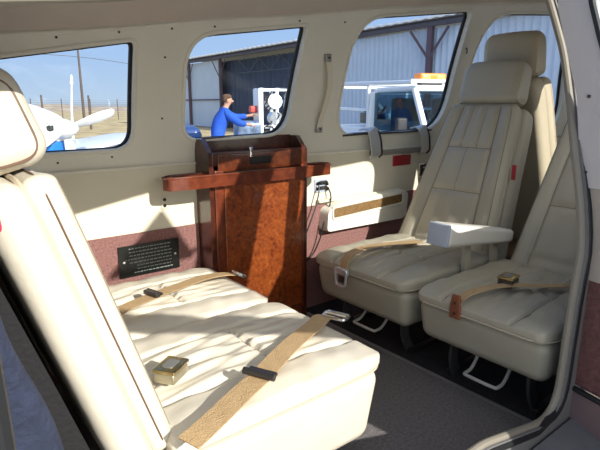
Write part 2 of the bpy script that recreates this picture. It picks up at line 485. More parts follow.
    # frame underneath
    for sx in (-.17,.17):
        for sy in (-1,1):
            b = BM(); add_ribbon(b, catmull([(sx-.03,sy*(hw-.09),base+.005),(sx-.025,sy*(hw-.085),base*.5),(sx-.05,sy*(hw-.08),.004)], 5), (1,0,0), .034, .010)
            obj('leg', b, leg_m, t)
    for sy in (-1,1):
        obj('floor_rail', box((-.04,sy*(hw-.07),.006),(.18,.010,.006),.003), darkmetal, t)
    obj('release_handle', add_tube(BM(), catmull([(.12,.06,base-.005),(.165,.06,.072),(.200,.06,.064),(.210,.048,.064),(.210,-.032,.064),(.200,-.045,.064),(.165,-.045,.072),(.12,-.045,base-.005)], 5), .005, 8), mat_handle, t)
    if armrest:
        MA = Matrix.Translation((.0,armrest,.0))
        # local forward is +x; arm pad slopes up towards the front
        sl = Matrix.Translation((-.075,armrest,.408)) @ Matrix.Rotation(-R(9), 4, 'Y')
        afn = lambda p,n: Vector((p.x, p.y*(1+.08*p.x/.2), p.z*(1+.25*p.x/.2)))
        a = obj('armrest', add_rbox(BM(), (0,0,0), (.205,.040,.031), .016, (8,3,2), 4, afn, sl), arm_m, t, 60)
        obj('armrest_cap', add_rbox(BM(), (.2035,0,0), (.006,.040,.036), .004, (2,2,2), 2, None, sl), capgrey, a)
        for ax in (-.03,-.20):
            b = BM(); add_ribbon(b, [(ax,armrest,.39),(ax-.005,armrest,.34),(ax-.012,armrest,.27)], (1,0,0), .034, .014); obj('armrest_support', b, leather_m, a)
    return t
leg_m = mat('leg_dark_grey', (.085,.085,.085), .5, metal=.3)
mat_handle = mat('pale_handle', (.55,.54,.50), .35)
capgrey = mat('grey_cap', (.42,.48,.58), .35)
arm_m = mat('armrest_leather', (.74,.71,.64), .4, bump=.1, bscale=40)

make_seat('passenger_seat', 'cream leather aft seat nearest the open door, tall back seen from its side', (.553,.915,0), 0, .43, leather, piping_m, recline=17.2, back_h=.500, taper=.03, head_w=.27, base=.085, head_x=.026, head_h=.070, head_t=.12, shell_t=.031, cush_t=.020, inset=.028, crease_shade=True)
make_seat('passenger_seat', 'cream leather aft seat against the far wall beside the wooden cabinet', (.549,1.337,0), 0, .395, leather, piping_m, recline=17.5, back_h=.44, taper=.10, head_w=.24, headrest=False, base=.085, shell_t=.031, cush_t=.020)
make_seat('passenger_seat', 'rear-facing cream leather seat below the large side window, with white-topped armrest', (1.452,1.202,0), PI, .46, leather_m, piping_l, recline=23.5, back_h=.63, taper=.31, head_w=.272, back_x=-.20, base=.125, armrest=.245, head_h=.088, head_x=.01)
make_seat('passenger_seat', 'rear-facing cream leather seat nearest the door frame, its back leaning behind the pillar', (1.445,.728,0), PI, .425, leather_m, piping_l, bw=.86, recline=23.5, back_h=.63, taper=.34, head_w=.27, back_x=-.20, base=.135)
# front (pilot row) seat, forward facing, seen from behind
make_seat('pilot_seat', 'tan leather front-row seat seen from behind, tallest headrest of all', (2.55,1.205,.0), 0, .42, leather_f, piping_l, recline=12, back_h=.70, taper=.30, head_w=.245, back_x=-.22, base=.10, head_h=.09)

# ------------------------------------------------------------------ belts
def belt(name, label, pts, side, w=.045, parts=None):
    t = thing(name, label, 'seat belt', pts[0])
    o = Vector(pts[0])
    P = [Vector(p)-o for p in catmull(pts, 6)]
    sd = side
    b = BM(); add_ribbon(b, P, sd, w); obj('webbing', b, webbing, t)
    return t,o

t,o = belt('seat_belt', 'tan webbing lap belt laid across the aft seat nearest the door', [(.30,.66,.322),(.36,.680,.330),(.43,.712,.334),(.50,.745,.334),(.58,.79,.334),(.66,.83,.333),(.735,.868,.327),(.775,.885,.330),(.800,.882,.325)], (.45,-.9,0), .046)
M = Matrix.Translation(Vector((.487,.738,.340))-o) @ Matrix.Rotation(R(25), 4, 'Z')
b = BM(); add_tube(b, [M @ Vector(v) for v in ((0,-.034,.002),(0,.034,.002))], .007, 10); add_rbox(b, (.010,0,0), (.010,.031,.004), .003, (1,1,1), 2, None, M); obj('adjuster_bar', b, darkmetal, t)
M = Matrix.Translation(Vector((.806,.870,.331))-o) @ Matrix.Rotation(R(20), 4, 'Z')
b = BM(); add_tube(b, [M @ v for v in [Vector((p[0],p[1],0)) for p in resample(rpoly([(-.016,-.03),(.016,-.03),(.016,.03),(-.016,.03)],.008),.01)]], .0045, 8, True)
add_tube(b, [M @ Vector((0,-.03,.004)), M @ Vector((0,.03,.004))], .004, 8); obj('buckle_frame', b, chrome, t)

t,o = belt('seat_belt', 'tan webbing lap belt laid across the aft seat against the far wall', [(.375,1.235,.322),(.43,1.25,.333),(.52,1.275,.337),(.60,1.30,.336),(.68,1.325,.334),(.75,1.338,.327),(.79,1.335,.320)], (.3,-.95,0), .042)
M = Matrix.Translation(Vector((.497,1.270,.344))-o) @ Matrix.Rotation(R(15), 4, 'Z')
b = BM(); add_rbox(b, (0,0,0), (.008,.028,.006), .003, (1,1,1), 2, None, M); add_tube(b, [M @ Vector((.01,-.03,.002)), M @ Vector((.01,.03,.002))], .004, 8); obj('adjuster_bar', b, darkmetal, t)
M = Matrix.Translation(Vector((.808,1.325,.318))-o) @ Matrix.Rotation(R(10), 4, 'Z') @ Matrix.Rotation(R(35), 4, 'Y')
b = BM(); add_tube(b, [M @ v for v in [Vector((p[0],p[1],0)) for p in resample(rpoly([(-.016,-.025),(.020,-.018),(.020,.018),(-.016,.025)],.010),.01)]], .0045, 8, True); obj('buckle_frame', b, chrome, t)

t,o = belt('seat_belt', 'tan belt with steel buckle hanging over the rear-facing seat under the window', [(1.56,1.21,.325),(1.48,1.222,.330),(1.40,1.242,.333),(1.32,1.262,.332),(1.25,1.262,.326),(1.205,1.252,.312),(1.190,1.246,.292),(1.186,1.244,.275)], (.25,.95,0), .044)
b = BM(); P = [Vector((1.172,1.244+p[0],.262+p[1]))-o for p in resample(rpoly([(-.030,.020),(.030,.020),(.022,-.042),(-.022,-.042)],.012),.01)]
add_tube(b, P, .005, 8, True); add_rbox(b, Vector((1.180,1.244,.272))-o, (.007,.028,.012), .004, (1,1,1), 2); obj('steel_buckle', b, satin, t)
b = BM(); add_rbox(b, Vector((1.176,1.244,.244))-o, (.004,.015,.012), .003, (1,1,1), 2); obj('buckle_latch', b, darkmetal, t)

t,o = belt('seat_belt', 'tan belt draped across the rear-facing seat nearest the door frame', [(1.50,.62,.325),(1.42,.66,.330),(1.36,.705,.334),(1.29,.742,.333),(1.23,.762,.327),(1.200,.775,.312),(1.188,.78,.296)], (.4,.9,0), .030)
b = BM(); M = Matrix.Translation(Vector((1.183,.782,.287))-o)
add_rbox(b, (0,0,0), (.0045,.018,.036), .004, (1,4,8), 2, lambda p,n: Vector((p.x, p.y*(1-.35*max(0,p.z/.036)), p.z)), M); tg = obj('leather_tab', b, browntag, t)
b = BM(); b.free()
for rz in (-.020,.012): obj('rivet', add_tube(BM(), [M @ Vector((-.006,0,rz)), M @ Vector((-.001,0,rz))], .004, 8), darkmetal, tg)

def lift_buckle(label, loc, rz, s=1.0, bodym=None):
    bodym = bodym or darkmetal
    t = thing('belt_buckle', label, 'buckle', loc, rz)
    obj('buckle_body', add_rbox(BM(), (0,0,.012), (.034*s,.026*s,.011), .005, (3,3,1), 3), bodym, t)
    pl = obj('buckle_cover', add_rbox(BM(), (0,0,.0265), (.036*s,.028*s,.004), .003, (2,2,1), 2), gold, t)
    b = BM()
    P = resample(rpoly([(-.020*s,-.014*s),(.020*s,-.014*s),(.020*s,.014*s),(-.020*s,.014*s)],.007), .01)
    add_prism(b, P, lambda p: Vector((p[0],p[1],.030)), lambda p: Vector((p[0],p[1],.0318)))
    obj('buckle_inset', b, mat_inset, pl)
    return t
mat_inset = mat('buckle_inset_grey', (.33,.34,.33), .3, metal=.6)
lift_buckle('square brass-topped belt buckle lying on the aft seat nearest the door', (.368,.868,.318), R(35), .86, mat('buckle_side_steel', (.50,.45,.33), .3, metal=.8))
lift_buckle('black belt buckle with gold cover lying on the rear-facing seat by the pillar', (1.370,.735,.322), R(10), .85)

# ------------------------------------------------------------------ wooden cabinet
t = thing('refreshment_cabinet', 'tall burl wood cabinet standing against the far wall between the facing seats', 'cabinet', (.96,1.50,0))
o = Vector((.96,1.50,0))
def cb(name, x0,x1,y0,y1,z0,z1, m, par=t, r=.004):
    return obj(name, box(Vector(((x0+x1)/2,(y0+y1)/2,(z0+z1)/2))-o, ((x1-x0)/2,(y1-y0)/2,(z1-z0)/2), r), m, par)
cb('carcass', .772,1.148,1.428,1.588,.055,.640, wood_dark)
cb('plinth', .80,1.140,1.425,1.588,.045,.11, wood_shelf)
for x0,x1 in ((.764,.780),(1.140,1.158)):
    b = BM(); P = [(1.415,.05),(1.588,.05),(1.590,.735),(1.50,.735),(1.415,.690)]
    add_prism(b, [Vector(p) for p in P], lambda p: Vector((x0,p[0],p[1]))-o, lambda p: Vector((x1,p[0],p[1]))-o); obj('side_panel', b, wood_dark, t)
cb('back_board', .785,1.145,1.568,1.590,.60,.738, wood_dark)
cb('tray_floor', .785,1.145,1.430,1.570,.655,.662, wood_dark)
cb('tray_rim', .775,1.145,1.413,1.424,.655,.697, wood_dark)
dr = cb('drawer', .795,1.138,1.408,1.430,.634,.690, wood_shaded)
hb = BM(); add_rbox(hb, Vector((.955,1.405,.664))-o, (.042,.004,.012), .0035, (2,1,1), 2); obj('drawer_pull', hb, rubber, dr)
dn = cb('door', .814,1.128,1.402,1.432,.115,.600, wood)
for (x0,x1) in ((.793,.814),(1.128,1.140)): cb('stile', x0-(.012 if x0<.8 else 0),x1,1.407,1.435,.10,.64, wood_shelf)
# wrap-around shelf with cup recesses
sp = rpoly([(.612,1.43),(.622,1.372),(.68,1.352),(1.17,1.350),(1.250,1.362),(1.268,1.43),(1.245,1.50),(.645,1.50)], [.03,.03,.05,.05,.03,.03,.03,.04], 6)
slabm = BM(); add_prism(slabm, resample(sp,.05), lambda p: Vector((p[0],p[1],.594))-o, lambda p: Vector((p[0],p[1],.630))-o)
me = mesh_of(slabm, wood_shelf)
cuts = []
for (cx,cy,rx,ry) in ((.70,1.43,.055,.042),(1.205,1.43,.040,.042)):
    b = BM(); P = [Vector((cx+rx*math.cos(2*PI*k/28),cy+ry*math.sin(2*PI*k/28))) for k in range(28)]
    add_prism(b, P, lambda p: Vector((p[0],p[1],.604))-o, lambda p: Vector((p[0],p[1],.70))-o); cuts.append(mesh_of(b))
me = boolean_cut(me, cuts)
sf = obj('cup_shelf', me, wood_shelf, t, 30)
for (cx,cy,rx,ry) in ((.70,1.43,.052,.039),(1.205,1.43,.037,.039)):
    b = BM(); P = [Vector((cx+rx*math.cos(2*PI*k/28),cy+ry*math.sin(2*PI*k/28))) for k in range(28)]
    add_prism(b, P, lambda p: Vector((p[0],p[1],.6045))-o, lambda p: Vector((p[0],p[1],.608))-o); obj('cup_well_lining', b, rubber, sf)
b = BM(); pp = resample(sp,.02); add_tube(b, [Vector((p[0],p[1],.630))-o for p in pp], .004, 6, True); obj('shelf_edge', b, wood_shelf, sf)
# small chrome knob on the tray rim
b = BM(); k0 = Vector((.920,1.412,.690))-o
add_tube(b, [k0+Vector((0,0,z)) for z in (-.014,-.008,0,.006,.012,.016,.018)], .006, 12, False, [.0065,.0065,.005,.0045,.0075,.0075,.004]); obj('chrome_catch', b, chrome, t)

def retune(ob):
    for c in ob.children:
        for v in c.data.vertices:
            w_ = v.co+o
            v.co = Vector((w_.x*1.056, 1.588-(1.588-w_.y)*.54, .84+(w_.z-.84)*1.056))-o
        retune(c)
retune(t)
# ------------------------------------------------------------------ wall fittings
t = thing('wall_placard', 'black placard with rows of fine print screwed to the mauve carpet', 'placard', (.621,1.582,.342))
MP = Matrix.Identity(4)
pa,pb,pc,pd = Vector((.545,0,.315)),Vector((.745,0,.310)),Vector((.752,0,.208)),Vector((.552,0,.208))
po = Vector((.667,1.584,.25))
b = BM(); add_prism(b, [Vector((-.103,-.052)),Vector((.103,-.052)),Vector((.103,.052)),Vector((-.103,.052))], lambda p: Vector((p[0],0,p[1]+.006)), lambda p: Vector((p[0],-.004,p[1]+.006))); obj('plate', b, blackplate, t)
b = BM(); random.seed(3)
for row in range(8):
    z = .047-row*.0115; x = -.070+ (0 if row < 5 else random.uniform(-.01,.03)) - (.012 if row == 3 else 0)
    xe = .07 - (random.uniform(0,.03) if row in (2,6,7) else 0)
    while x < xe:
        l = random.uniform(.004,.013)
        add_rbox(b, (x+l/2,-.0046,z), (l/2,.0006,.0017), .0004, (1,1,1), 1); x += l+.003
obj('fine_print', b, plate_ink, t)
for sx in (-.088,.088): obj('rivet', add_tube(BM(), [(sx,-.0035,.006),(sx,-.0065,.006)], .0042, 10), chrome, t)

def screw(p, n=None):
    y = yfar(p[2])-.0005 if p[2] > .65 else 1.5915
    s = thing('trim_screw', None, 'screw', (p[0], y, p[2]))
    return s
scr = [((.375,1.012),'above the rear window, nearest the seat headrest'),((.536,1.037),'above the front end of the rear window'),((.689,1.058),'high on the post between rear and middle windows'),((.677,.98),'midway up the post between rear and middle windows'),((.684,.80),'low on the post between rear and middle windows'),((.527,.686),'just under the rear window, near its front end'),((.371,.678),'just under the rear window, beside the seat back'),((.827,1.075),'above the rear end of the middle window'),((1.143,1.119),'above the front end of the middle window'),((1.346,1.133),'high on the post between middle and large windows')]
for (x,z),w in scr:
    y = yfar(z); n = Vector((0,-1,(yfar(z+.01)-yfar(z))/.01)).normalized()
    b = BM(); add_tube(b, [Vector((0,.002,0)), n*.0015, n*.0022], .0032, 10, False, [.0034,.0034,.0022])
    so = obj('trim_screw', b, darkmetal, None, None, (x,y,z)); tag(so, 'small dark trim screw '+w, 'screw', 'small dark screws in the white window trim')

# grab strap on the post between windows
t = thing('grab_strap', 'cream hand strap with metal end plates on the post between the windows', 'strap', (1.34,1.52,.88)); o = Vector((1.34,1.52,.88))
def fp(x,z,off=.0): return Vector((x,yfar(z)-off,z))-o
b = BM(); add_ribbon(b, catmull([fp(1.306,1.012,.008),fp(1.318,.975,.018),fp(1.334,.92,.026),fp(1.338,.87,.028),fp(1.335,.82,.024),fp(1.338,.77,.014),fp(1.342,.745,.008)],5), (1,0,0), .024, .004); obj('strap_webbing', b, trimbeige, t)
for x,z in ((1.306,1.010),(1.343,.748)):
    e = obj('end_plate', box(fp(x,z,.009),(.014,.006,.014),.003), metal_grey, t); obj('screw_head', add_tube(BM(), [fp(x,z,.015),fp(x,z,.018)], .004, 8), darkmetal, e)

# wall outlets
t = thing('wall_jack', 'two dark jack sockets on the beige panel left of the cabinet', 'socket', (.687,1.590,.525))
obj('plate', box((0,0,0),(.012,.002,.022),.002), trimbeige, t)
for dz in (.010,-.010): obj('socket', add_tube(BM(), [(0,-.001,dz),(0,-.005,dz)], .0055, 12), rubber, t)
t = thing('headset_socket', 'small grey socket panel with two black plugs right of the cabinet', 'socket', (1.375,1.590,.515))
obj('plate', box((0,0,0),(.034,.003,.028),.003), capgrey, t)
for dz in (.012,-.010):
    obj('plug', add_tube(BM(), catmull([(-.024,-.004,dz-.002),(-.014,-.014,dz+.004),(.004,-.019,dz+.006),(.020,-.014,dz+.003),(.028,-.010,dz-.008)],5), .0062, 10), rubber, t)
for k,(pts,lab) in enumerate(([ [(1.351,1.575,.520),(1.343,1.565,.49),(1.32,1.560,.43),(1.290,1.558,.37),(1.265,1.562,.31),(1.262,1.570,.25),(1.30,1.574,.215)], 'thin black cable hanging from the socket panel, left-hand run beside the cabinet' ],
                    [ [(1.403,1.575,.508),(1.410,1.565,.47),(1.395,1.560,.42),(1.365,1.558,.36),(1.350,1.562,.30),(1.318,1.570,.235),(1.27,1.574,.20)], 'thin black cable looping down from the socket panel, right-hand run' ])):
    ob = obj('headset_cable', add_tube(BM(), [Vector(p)-Vector(pts[0]) for p in catmull(pts, 7)], .0030, 8), cable_m, None, 35, pts[0]); tag(ob, lab, 'cable')

# storage pocket with wood insert
t = thing('storage_pocket', 'off-white map pocket with wood veneer strip on the wall above the seat', 'pocket', (1.615,1.57,.37)); o = Vector((1.615,1.57,.37))
pk = rpoly([(1.362,.325),(1.368,.420),(1.45,.450),(1.85,.462),(1.874,.445),(1.868,.335),(1.84,.320)], [.02,.03,.2,.02,.02,.02,.02], 5)
b = BM(); add_prism(b, pk, lambda p: Vector((p[0],1.590,p[1]+.004*0))-o, lambda p: Vector(((p[0]-1.61)*.985+1.61,1.535,(p[1]-.37)*.93+.37))-o); obj('pocket_body', b, trimwhite, t, 25)
b = BM(); fr = rpoly([(1.402,.385),(1.402,.422),(1.822,.440),(1.822,.404)], .008, 3)
add_prism(b, fr, lambda p: Vector((p[0],1.536,p[1]))-o, lambda p: Vector((p[0],1.531,p[1]))-o); obj('veneer_strip', b, wood_insert, t)
b = add_tube(BM(), [Vector((p[0],1.533,p[1]))-o for p in resample(rpoly([(1.394,.378),(1.394,.428),(1.830,.447),(1.830,.397)], .012, 4),.03)], .005, 6, True); obj('pocket_rim', b, trimwhite, t)
struct('trim_7', box((1.60,1.580,.452),(.25,.012,.006),.004), trimbeige)

# chrome clips on the window ledge + dark rod between them
for x,lab in ((1.640,'rear one, nearer the cabinet'),(1.975,'front one, nearer the pilot')):
    t = thing('ledge_bracket', 'curved chrome strap bracket hooked over the large window ledge, '+lab, 'bracket', (x,1.56,.72), 0, 'chrome brackets under the large window'); o = Vector((x,1.56,.72))
    pts = [(x-.030,1.585,.738),(x-.026,1.560,.744),(x-.018,1.542,.735),(x-.004,1.538,.705),(x+.010,1.542,.665),(x+.020,1.550,.632),(x+.022,1.565,.618)]
    b = BM(); add_ribbon(b, [Vector(p)-o for p in catmull(pts,5)], (1,.0,.1), .060, .005); obj('band', b, satin, t)
    b = BM(); add_ribbon(b, [Vector(p)-o+Vector((.031,-.001,-.002)) for p in catmull(pts,5)], (1,.0,.25), .008, .008); obj('dark_edge', b, darkmetal, t)
ob = obj('support_rod', add_tube(BM(), [(-.20,.012,-.004),(-.10,-.004,.0),(0,-.008,.0),(.18,-.006,.0),(.36,-.004,.004)], .0045, 8), darkmetal, None, 35, (1.675,1.555,.722)); tag(ob, 'thin dark rod lying along the large window ledge between chrome brackets', 'rod')
struct('trim_8', box((1.85,1.585,.632),(.19,.010,.012),.006), mat('ledge_warm_grey', (.26,.24,.21), .5))  # warm grey strip along the wall below the large window

ob = obj('warning_placard', box((0,0,0),(.062,.003,.024),.002), redplate, None, 35, (1.878,1.589,.588)); tag(ob, 'small dark red placard on the beige wall panel under the large window', 'placard')
t = thing('wall_ashtray', 'small black and chrome ashtray set in the wall beside the seat back', 'ashtray', (2.075,1.589,.53))
obj('frame', box((0,0,0),(.068,.003,.036),.004), chrome, t); obj('lid', box((0,-.004,.0),(.060,.003,.028),.004), blackplate, t); obj('slot', box((0,-.008,.014),(.045,.002,.003),.001), capgrey, t)

# far-seat belt anchor on the wall post
ob = obj('coat_hook', add_tube(BM(), catmull([(0,.006,.010),(0,-.002,.009),(.001,-.005,0),(.002,-.004,-.010),(.002,-.001,-.014)],4), .003, 8), darkmetal, None, 35, (2.122,1.448,1.085)); tag(ob, 'tiny dark hook on the window post beside the upper seat back', 'hook')

# red tag on the seat back side (release pull)
ob = obj('pull_tag', add_rbox(BM(), (0,0,0), (.004,.008,.028), .003, (1,1,2), 2), redplate, None, 35, (1.812,.992,.595)); tag(ob, 'small red tag on the side edge of the window-side rear-facing seat back', 'tag')

# ------------------------------------------------------------------ baggage behind the aft seats
bagm = BM()
def bfn(p,n):
    q = p.copy(); q.x += .006*math.sin(p.z*22+p.y*9)+(-p.z)*.17-.0; q.x += (.022*(.31-p.z)/.62)*(1 if p.x>0 else -.2); q.y += .010*math.sin(p.z*15); return q
add_rbox(bagm, (0,0,0), (.030,.045,.31), .024, (4,4,20), 5, bfn)
t = thing('garment_bag', 'navy blue garment bag standing behind the aft seat back', 'bag', (.085,.665,.36))
obj('bag_body', bagm, navy, t, 60)
b = BM(); add_ribbon(b, catmull([(-.055,-.05,.27),(-.050,-.062,.15),(-.032,-.066,.0),(-.012,-.066,-.15),(.012,-.06,-.30)],6), (1,0,0), .018, .004); obj('shoulder_strap', b, blackfab, t)
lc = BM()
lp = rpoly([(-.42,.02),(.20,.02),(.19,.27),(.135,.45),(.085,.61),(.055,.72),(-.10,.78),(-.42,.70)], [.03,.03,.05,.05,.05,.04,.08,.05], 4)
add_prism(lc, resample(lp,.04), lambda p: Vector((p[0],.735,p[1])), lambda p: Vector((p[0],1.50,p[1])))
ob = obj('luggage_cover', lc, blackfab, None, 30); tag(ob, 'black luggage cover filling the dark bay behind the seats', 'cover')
ob = obj('strap_handle', add_tube(BM(), catmull([(-.01,0,.022),(.002,-.004,.015),(.008,-.006,0),(.010,-.004,-.014),(.012,.004,-.024)],6), .0036, 8), redstrap, None, 35, (.080,.715,.708)); tag(ob, 'bright pinkish red strap handle at the top of the baggage', 'strap')

# ------------------------------------------------------------------ open cabin door leaf (front half) seen edge-on at the right
hinge = Vector((1.238,.478,0)); d = Vector((-.225,-.974,0)); nrm = Vector((-.974,.225,0))
t = thing('cabin_door', 'open cabin door leaf at the right, off-white above, beige and maroon below', 'door', (hinge.x,hinge.y,.5))
def dpt(s,z,off=0.): return hinge+d*s+nrm*off+Vector((0,0,z))-Vector((hinge.x,hinge.y,.5))
def panel(poly, m, name, par, off0, off1, hole=None):
    b = BM(); add_prism(b, resample([Vector(p) for p in poly], .05), lambda p: dpt(p[0],p[1],off0), lambda p: dpt(p[0],p[1],off1)); me = mesh_of(b, m)
    if hole:
        b = BM(); add_prism(b, hole, lambda p: dpt(p[0],p[1],-.1), lambda p: dpt(p[0],p[1],.1)); me = boolean_cut(me, [mesh_of(b)])
    return obj(name, me, m, par, 30)
hole = rpoly([(-.095,1.18),(-.066,1.06),(-.038,.99),(.0,.90),(.03,.78),(.62,.78),(.62,1.0),(.35,1.25),(.22,1.31)], [.03,.2,.2,.2,.05,.06,.1,.1,.1], 5)
UP = [(-.20,1.40),(-.152,1.06),(-.076,.86),(-.038,.655),(.85,.655),(1.06,1.10),(1.03,1.29),(.76,1.44),(.40,1.50)]
dp = panel(UP, doorwhite, 'upper_frame', t, -.025, 0, hole)
obj('window_gasket', add_tube(BM(), [dpt(p[0],p[1],0) for p in hole], .007, 8, True), rubber, dp)
b = BM(); add_prism(b, hole, lambda p: dpt(p[0],p[1],-.018), lambda p: dpt(p[0],p[1],-.014)); obj('window_glass', b, glass, dp)
obj('frame_screw', add_tube(BM(), [dpt(-.045,.86,0),dpt(-.045,.86,.003)], .004, 8), darkmetal, dp)
obj('frame_screw', add_tube(BM(), [dpt(-.03,.69,0),dpt(-.03,.69,.003)], .004, 8), darkmetal, dp)
panel([(-.034,.655),(-.012,.44),(.85,.44),(.85,.655)], doorbeige, 'middle_panel', t, -.025, -.004)
panel([(-.012,.44),(-.006,.168),(.85,.168),(.85,.44)], doorbrown, 'lower_carpet', t, -.025, -.006)
obj('kick_strip', add_tube(BM(), [dpt(-.004,.160,.0),dpt(.35,.158,.0),dpt(.85,.158,.0)], .007, 8), rubber, t)
obj('kick_strip_edge', add_tube(BM(), [dpt(-.004,.170,.0),dpt(.35,.168,.0),dpt(.85,.168,.0)], .003, 8), chrome, t)
panel([(-.006,.150),(-.006,.045),(.04,-.06),(.85,-.06),(.85,.150)], doormauve, 'bottom_panel', t, -.025, -.002)
b = BM(); O = Vector((hinge.x,hinge.y,.5)); add_ribbon(b, [Vector(p)-O for p in ((1.08,-.20,.775),(.84,-.20,.90),(.70,-.20,.972),(.57,-.20,1.04),(.40,-.2,1.12))], (.45,0,.9), .075, .006); obj('added_shadow_strap', b, webbing, t)  # unseen strap, added to cast the shadow band over the aft cushions
b = BM(); add_prism(b, rpoly([(.893,1.437),(1.00,1.25),(.685,1.225)], .01, 3), lambda p: Vector((p[0],-.198,p[1]))-O, lambda p: Vector((p[0],-.204,p[1]))-O); add_tube(b, [Vector((.99,-.2,1.27))-O, Vector((1.085,-.2,1.29))-O], .008, 8); obj('added_shadow_flap', b, doorwhite, t)  # made-up flap out of view, shaped to cast the triangular shadow near the placard

# ------------------------------------------------------------------ OUTSIDE
GZ = -.75
grassm = bpy.data.materials.new('dry_grass'); grassm.use_nodes = True
nt = grassm.node_tree; bs = nt.nodes['Principled BSDF']; bs.inputs['Roughness'].default_value = 1
tc = nt.nodes.new('ShaderNodeTexCoord'); n1 = nt.nodes.new('ShaderNodeTexNoise'); n1.inputs['Scale'].default_value = .9; n1.inputs['Detail'].default_value = 10
nt.links.new(tc.outputs['Object'], n1.inputs['Vector']); rp = nt.nodes.new('ShaderNodeValToRGB'); e = rp.color_ramp.elements
e[0].position = .35; e[0].color = (.30,.25,.13,1); e[1].position = .65; e[1].color = (.56,.45,.26,1); k = e.new(.5); k.color = (.46,.36,.20,1)
nt.links.new(n1.outputs['Fac'], rp.inputs['Fac']); nt.links.new(rp.outputs['Color'], bs.inputs['Base Color'])
apron = mat('apron_concrete', (.42,.41,.39), .9, var=.12, vscale=.6, bump=.2, bscale=5)
def plane(name, x0,x1,y0,y1,z,m,th=.05):
    return struct(name, box(((x0+x1)/2,(y0+y1)/2,z-th/2),((x1-x0)/2,(y1-y0)/2,th/2),.01), m)
plane('ground', -300,400,-100,700, GZ-.06, grassm)
plane('ground_apron', -30,40,-15,24, GZ, apron)
# low dirt bank on the horizon
b = BM(); g = []
random.seed(11); N = 160
for i in range(N+1):
    x = -200+360*i/N; row = []
    hgt = 1.25+.45*math.sin(i*.31)+.3*math.sin(i*.83+1)+.18*random.random()
    for j in range(6): row.append(b.verts.new((x,150+j*8,GZ-.1+hgt*math.sin(PI*j/5)+ (0.1*random.random() if 0<j<5 else 0))))
    g.append(row)
for i in range(N):
    for j in range(5): b.faces.new((g[i][j],g[i+1][j],g[i+1][j+1],g[i][j+1]))
struct('ground_bank', b, mat('dirt_bank', (.40,.32,.24), 1., var=.35, vscale=.25))
def hp(px, D, py=105, z=None):
    """helper used only to lay out the airfield from headings seen at the camera stand point"""
    h = R(38.5)+math.atan((px-300)/524.)
    return Vector((D*math.sin(h), D*math.cos(h), 0))
# fence
polem = mat('pole_dark', (.10,.08,.075), .8); wirem = mat('wire_dark', (.10,.10,.11), .6)
fence = thing('chain_fence', 'far wire fence on thin posts along the dirt bank', 'fence', (0,60,GZ))
fm = BM()
for k in range(9): add_tube(fm, [(-20,0,.35+k*.22),(60,0,.35+k*.22)], .012, 4)
obj('fence_wires', fm, wirem, fence)
for k in range(26): obj('fence_post', add_tube(BM(), [(-18+3*k,0,0),(-18+3*k,0,2.3)], .045, 6), polem, fence)
P = hp(83,46); t = thing('utility_pole', 'tall dark utility pole beyond the fence behind the rear window', 'pole', (P.x,P.y,GZ))
obj('shaft', add_tube(BM(), [(0,0,0),(.0,0,3.2),(0,0,6.1)], .1, 8, False, [.12,.10,.07]), polem, t); 
obj('crossarm', box((-.05,0,5.95),(.45,.05,.05),.01), polem, t)
for sx in (-.4,.3): obj('insulator', add_tube(BM(), [(sx,0,5.98),(sx,0,6.12)], .035, 8), polem, t)
for px,h in ((42,1.9),(89,1.9)):
    Q = hp(px,38); tag(obj('fence_stake', add_tube(BM(), [(0,0,0),(0,0,h+.35)], .07, 8, False, [.08,.06]), polem, None, 35, (Q.x,Q.y,GZ)), 'short dark stake standing %s the tall utility pole' % ('well left of' if px == 42 else 'just right of'), 'post')
for k,(za,zb,zc,lab) in enumerate(((5.6,5.45,5.25,'upper overhead wire strung past the tall utility pole'),)):
    A,Bm,Cc = hp(-60,52),hp(81,46),hp(175,60)
    b = add_tube(BM(), catmull([Vector((A.x,A.y,GZ+5.85))-P,Vector((Bm.x,Bm.y,GZ+5.35))-P,Vector((Cc.x,Cc.y,GZ+5.2))-P],10), .022, 5); tag(obj('overhead_wire', b, wirem, None, 35, (P.x,P.y,0)), lab, 'wire')
# antenna mast with white top
Q = hp(72,20); t = thing('antenna_mast', 'leaning pale mast with white tip rising behind the parked aircraft', 'mast', (Q.x,Q.y,GZ))
pal = mat('pale_mast', (.62,.63,.60), .6); whitep = mat('gloss_white', (.86,.87,.88), .25, coat=.4); bluep = mat('gloss_blue', (.02,.20,.62), .25, coat=.5); dkin = mat('dark_inlet', (.02,.025,.03), .7)
obj('shaft', add_tube(BM(), [(-.10,0,.0),(-.03,0,1.5),(.05,0,2.3)], .07, 8, False, [.06,.045,.03]), pal, t)
obj('tip', add_tube(BM(), [(.05,0,2.28),(.055,0,2.36),(.06,0,2.45),(.07,0,2.5),(.07,0,2.62)], .07, 8, False, [.04,.06,.035,.055,.02]), whitep, t)

# neighbour aircraft
Q = hp(56,8.4); NX = thing('parked_aircraft', 'white and blue propeller aircraft parked outside the rear window', 'aircraft', (Q.x,Q.y,GZ), R(-56))
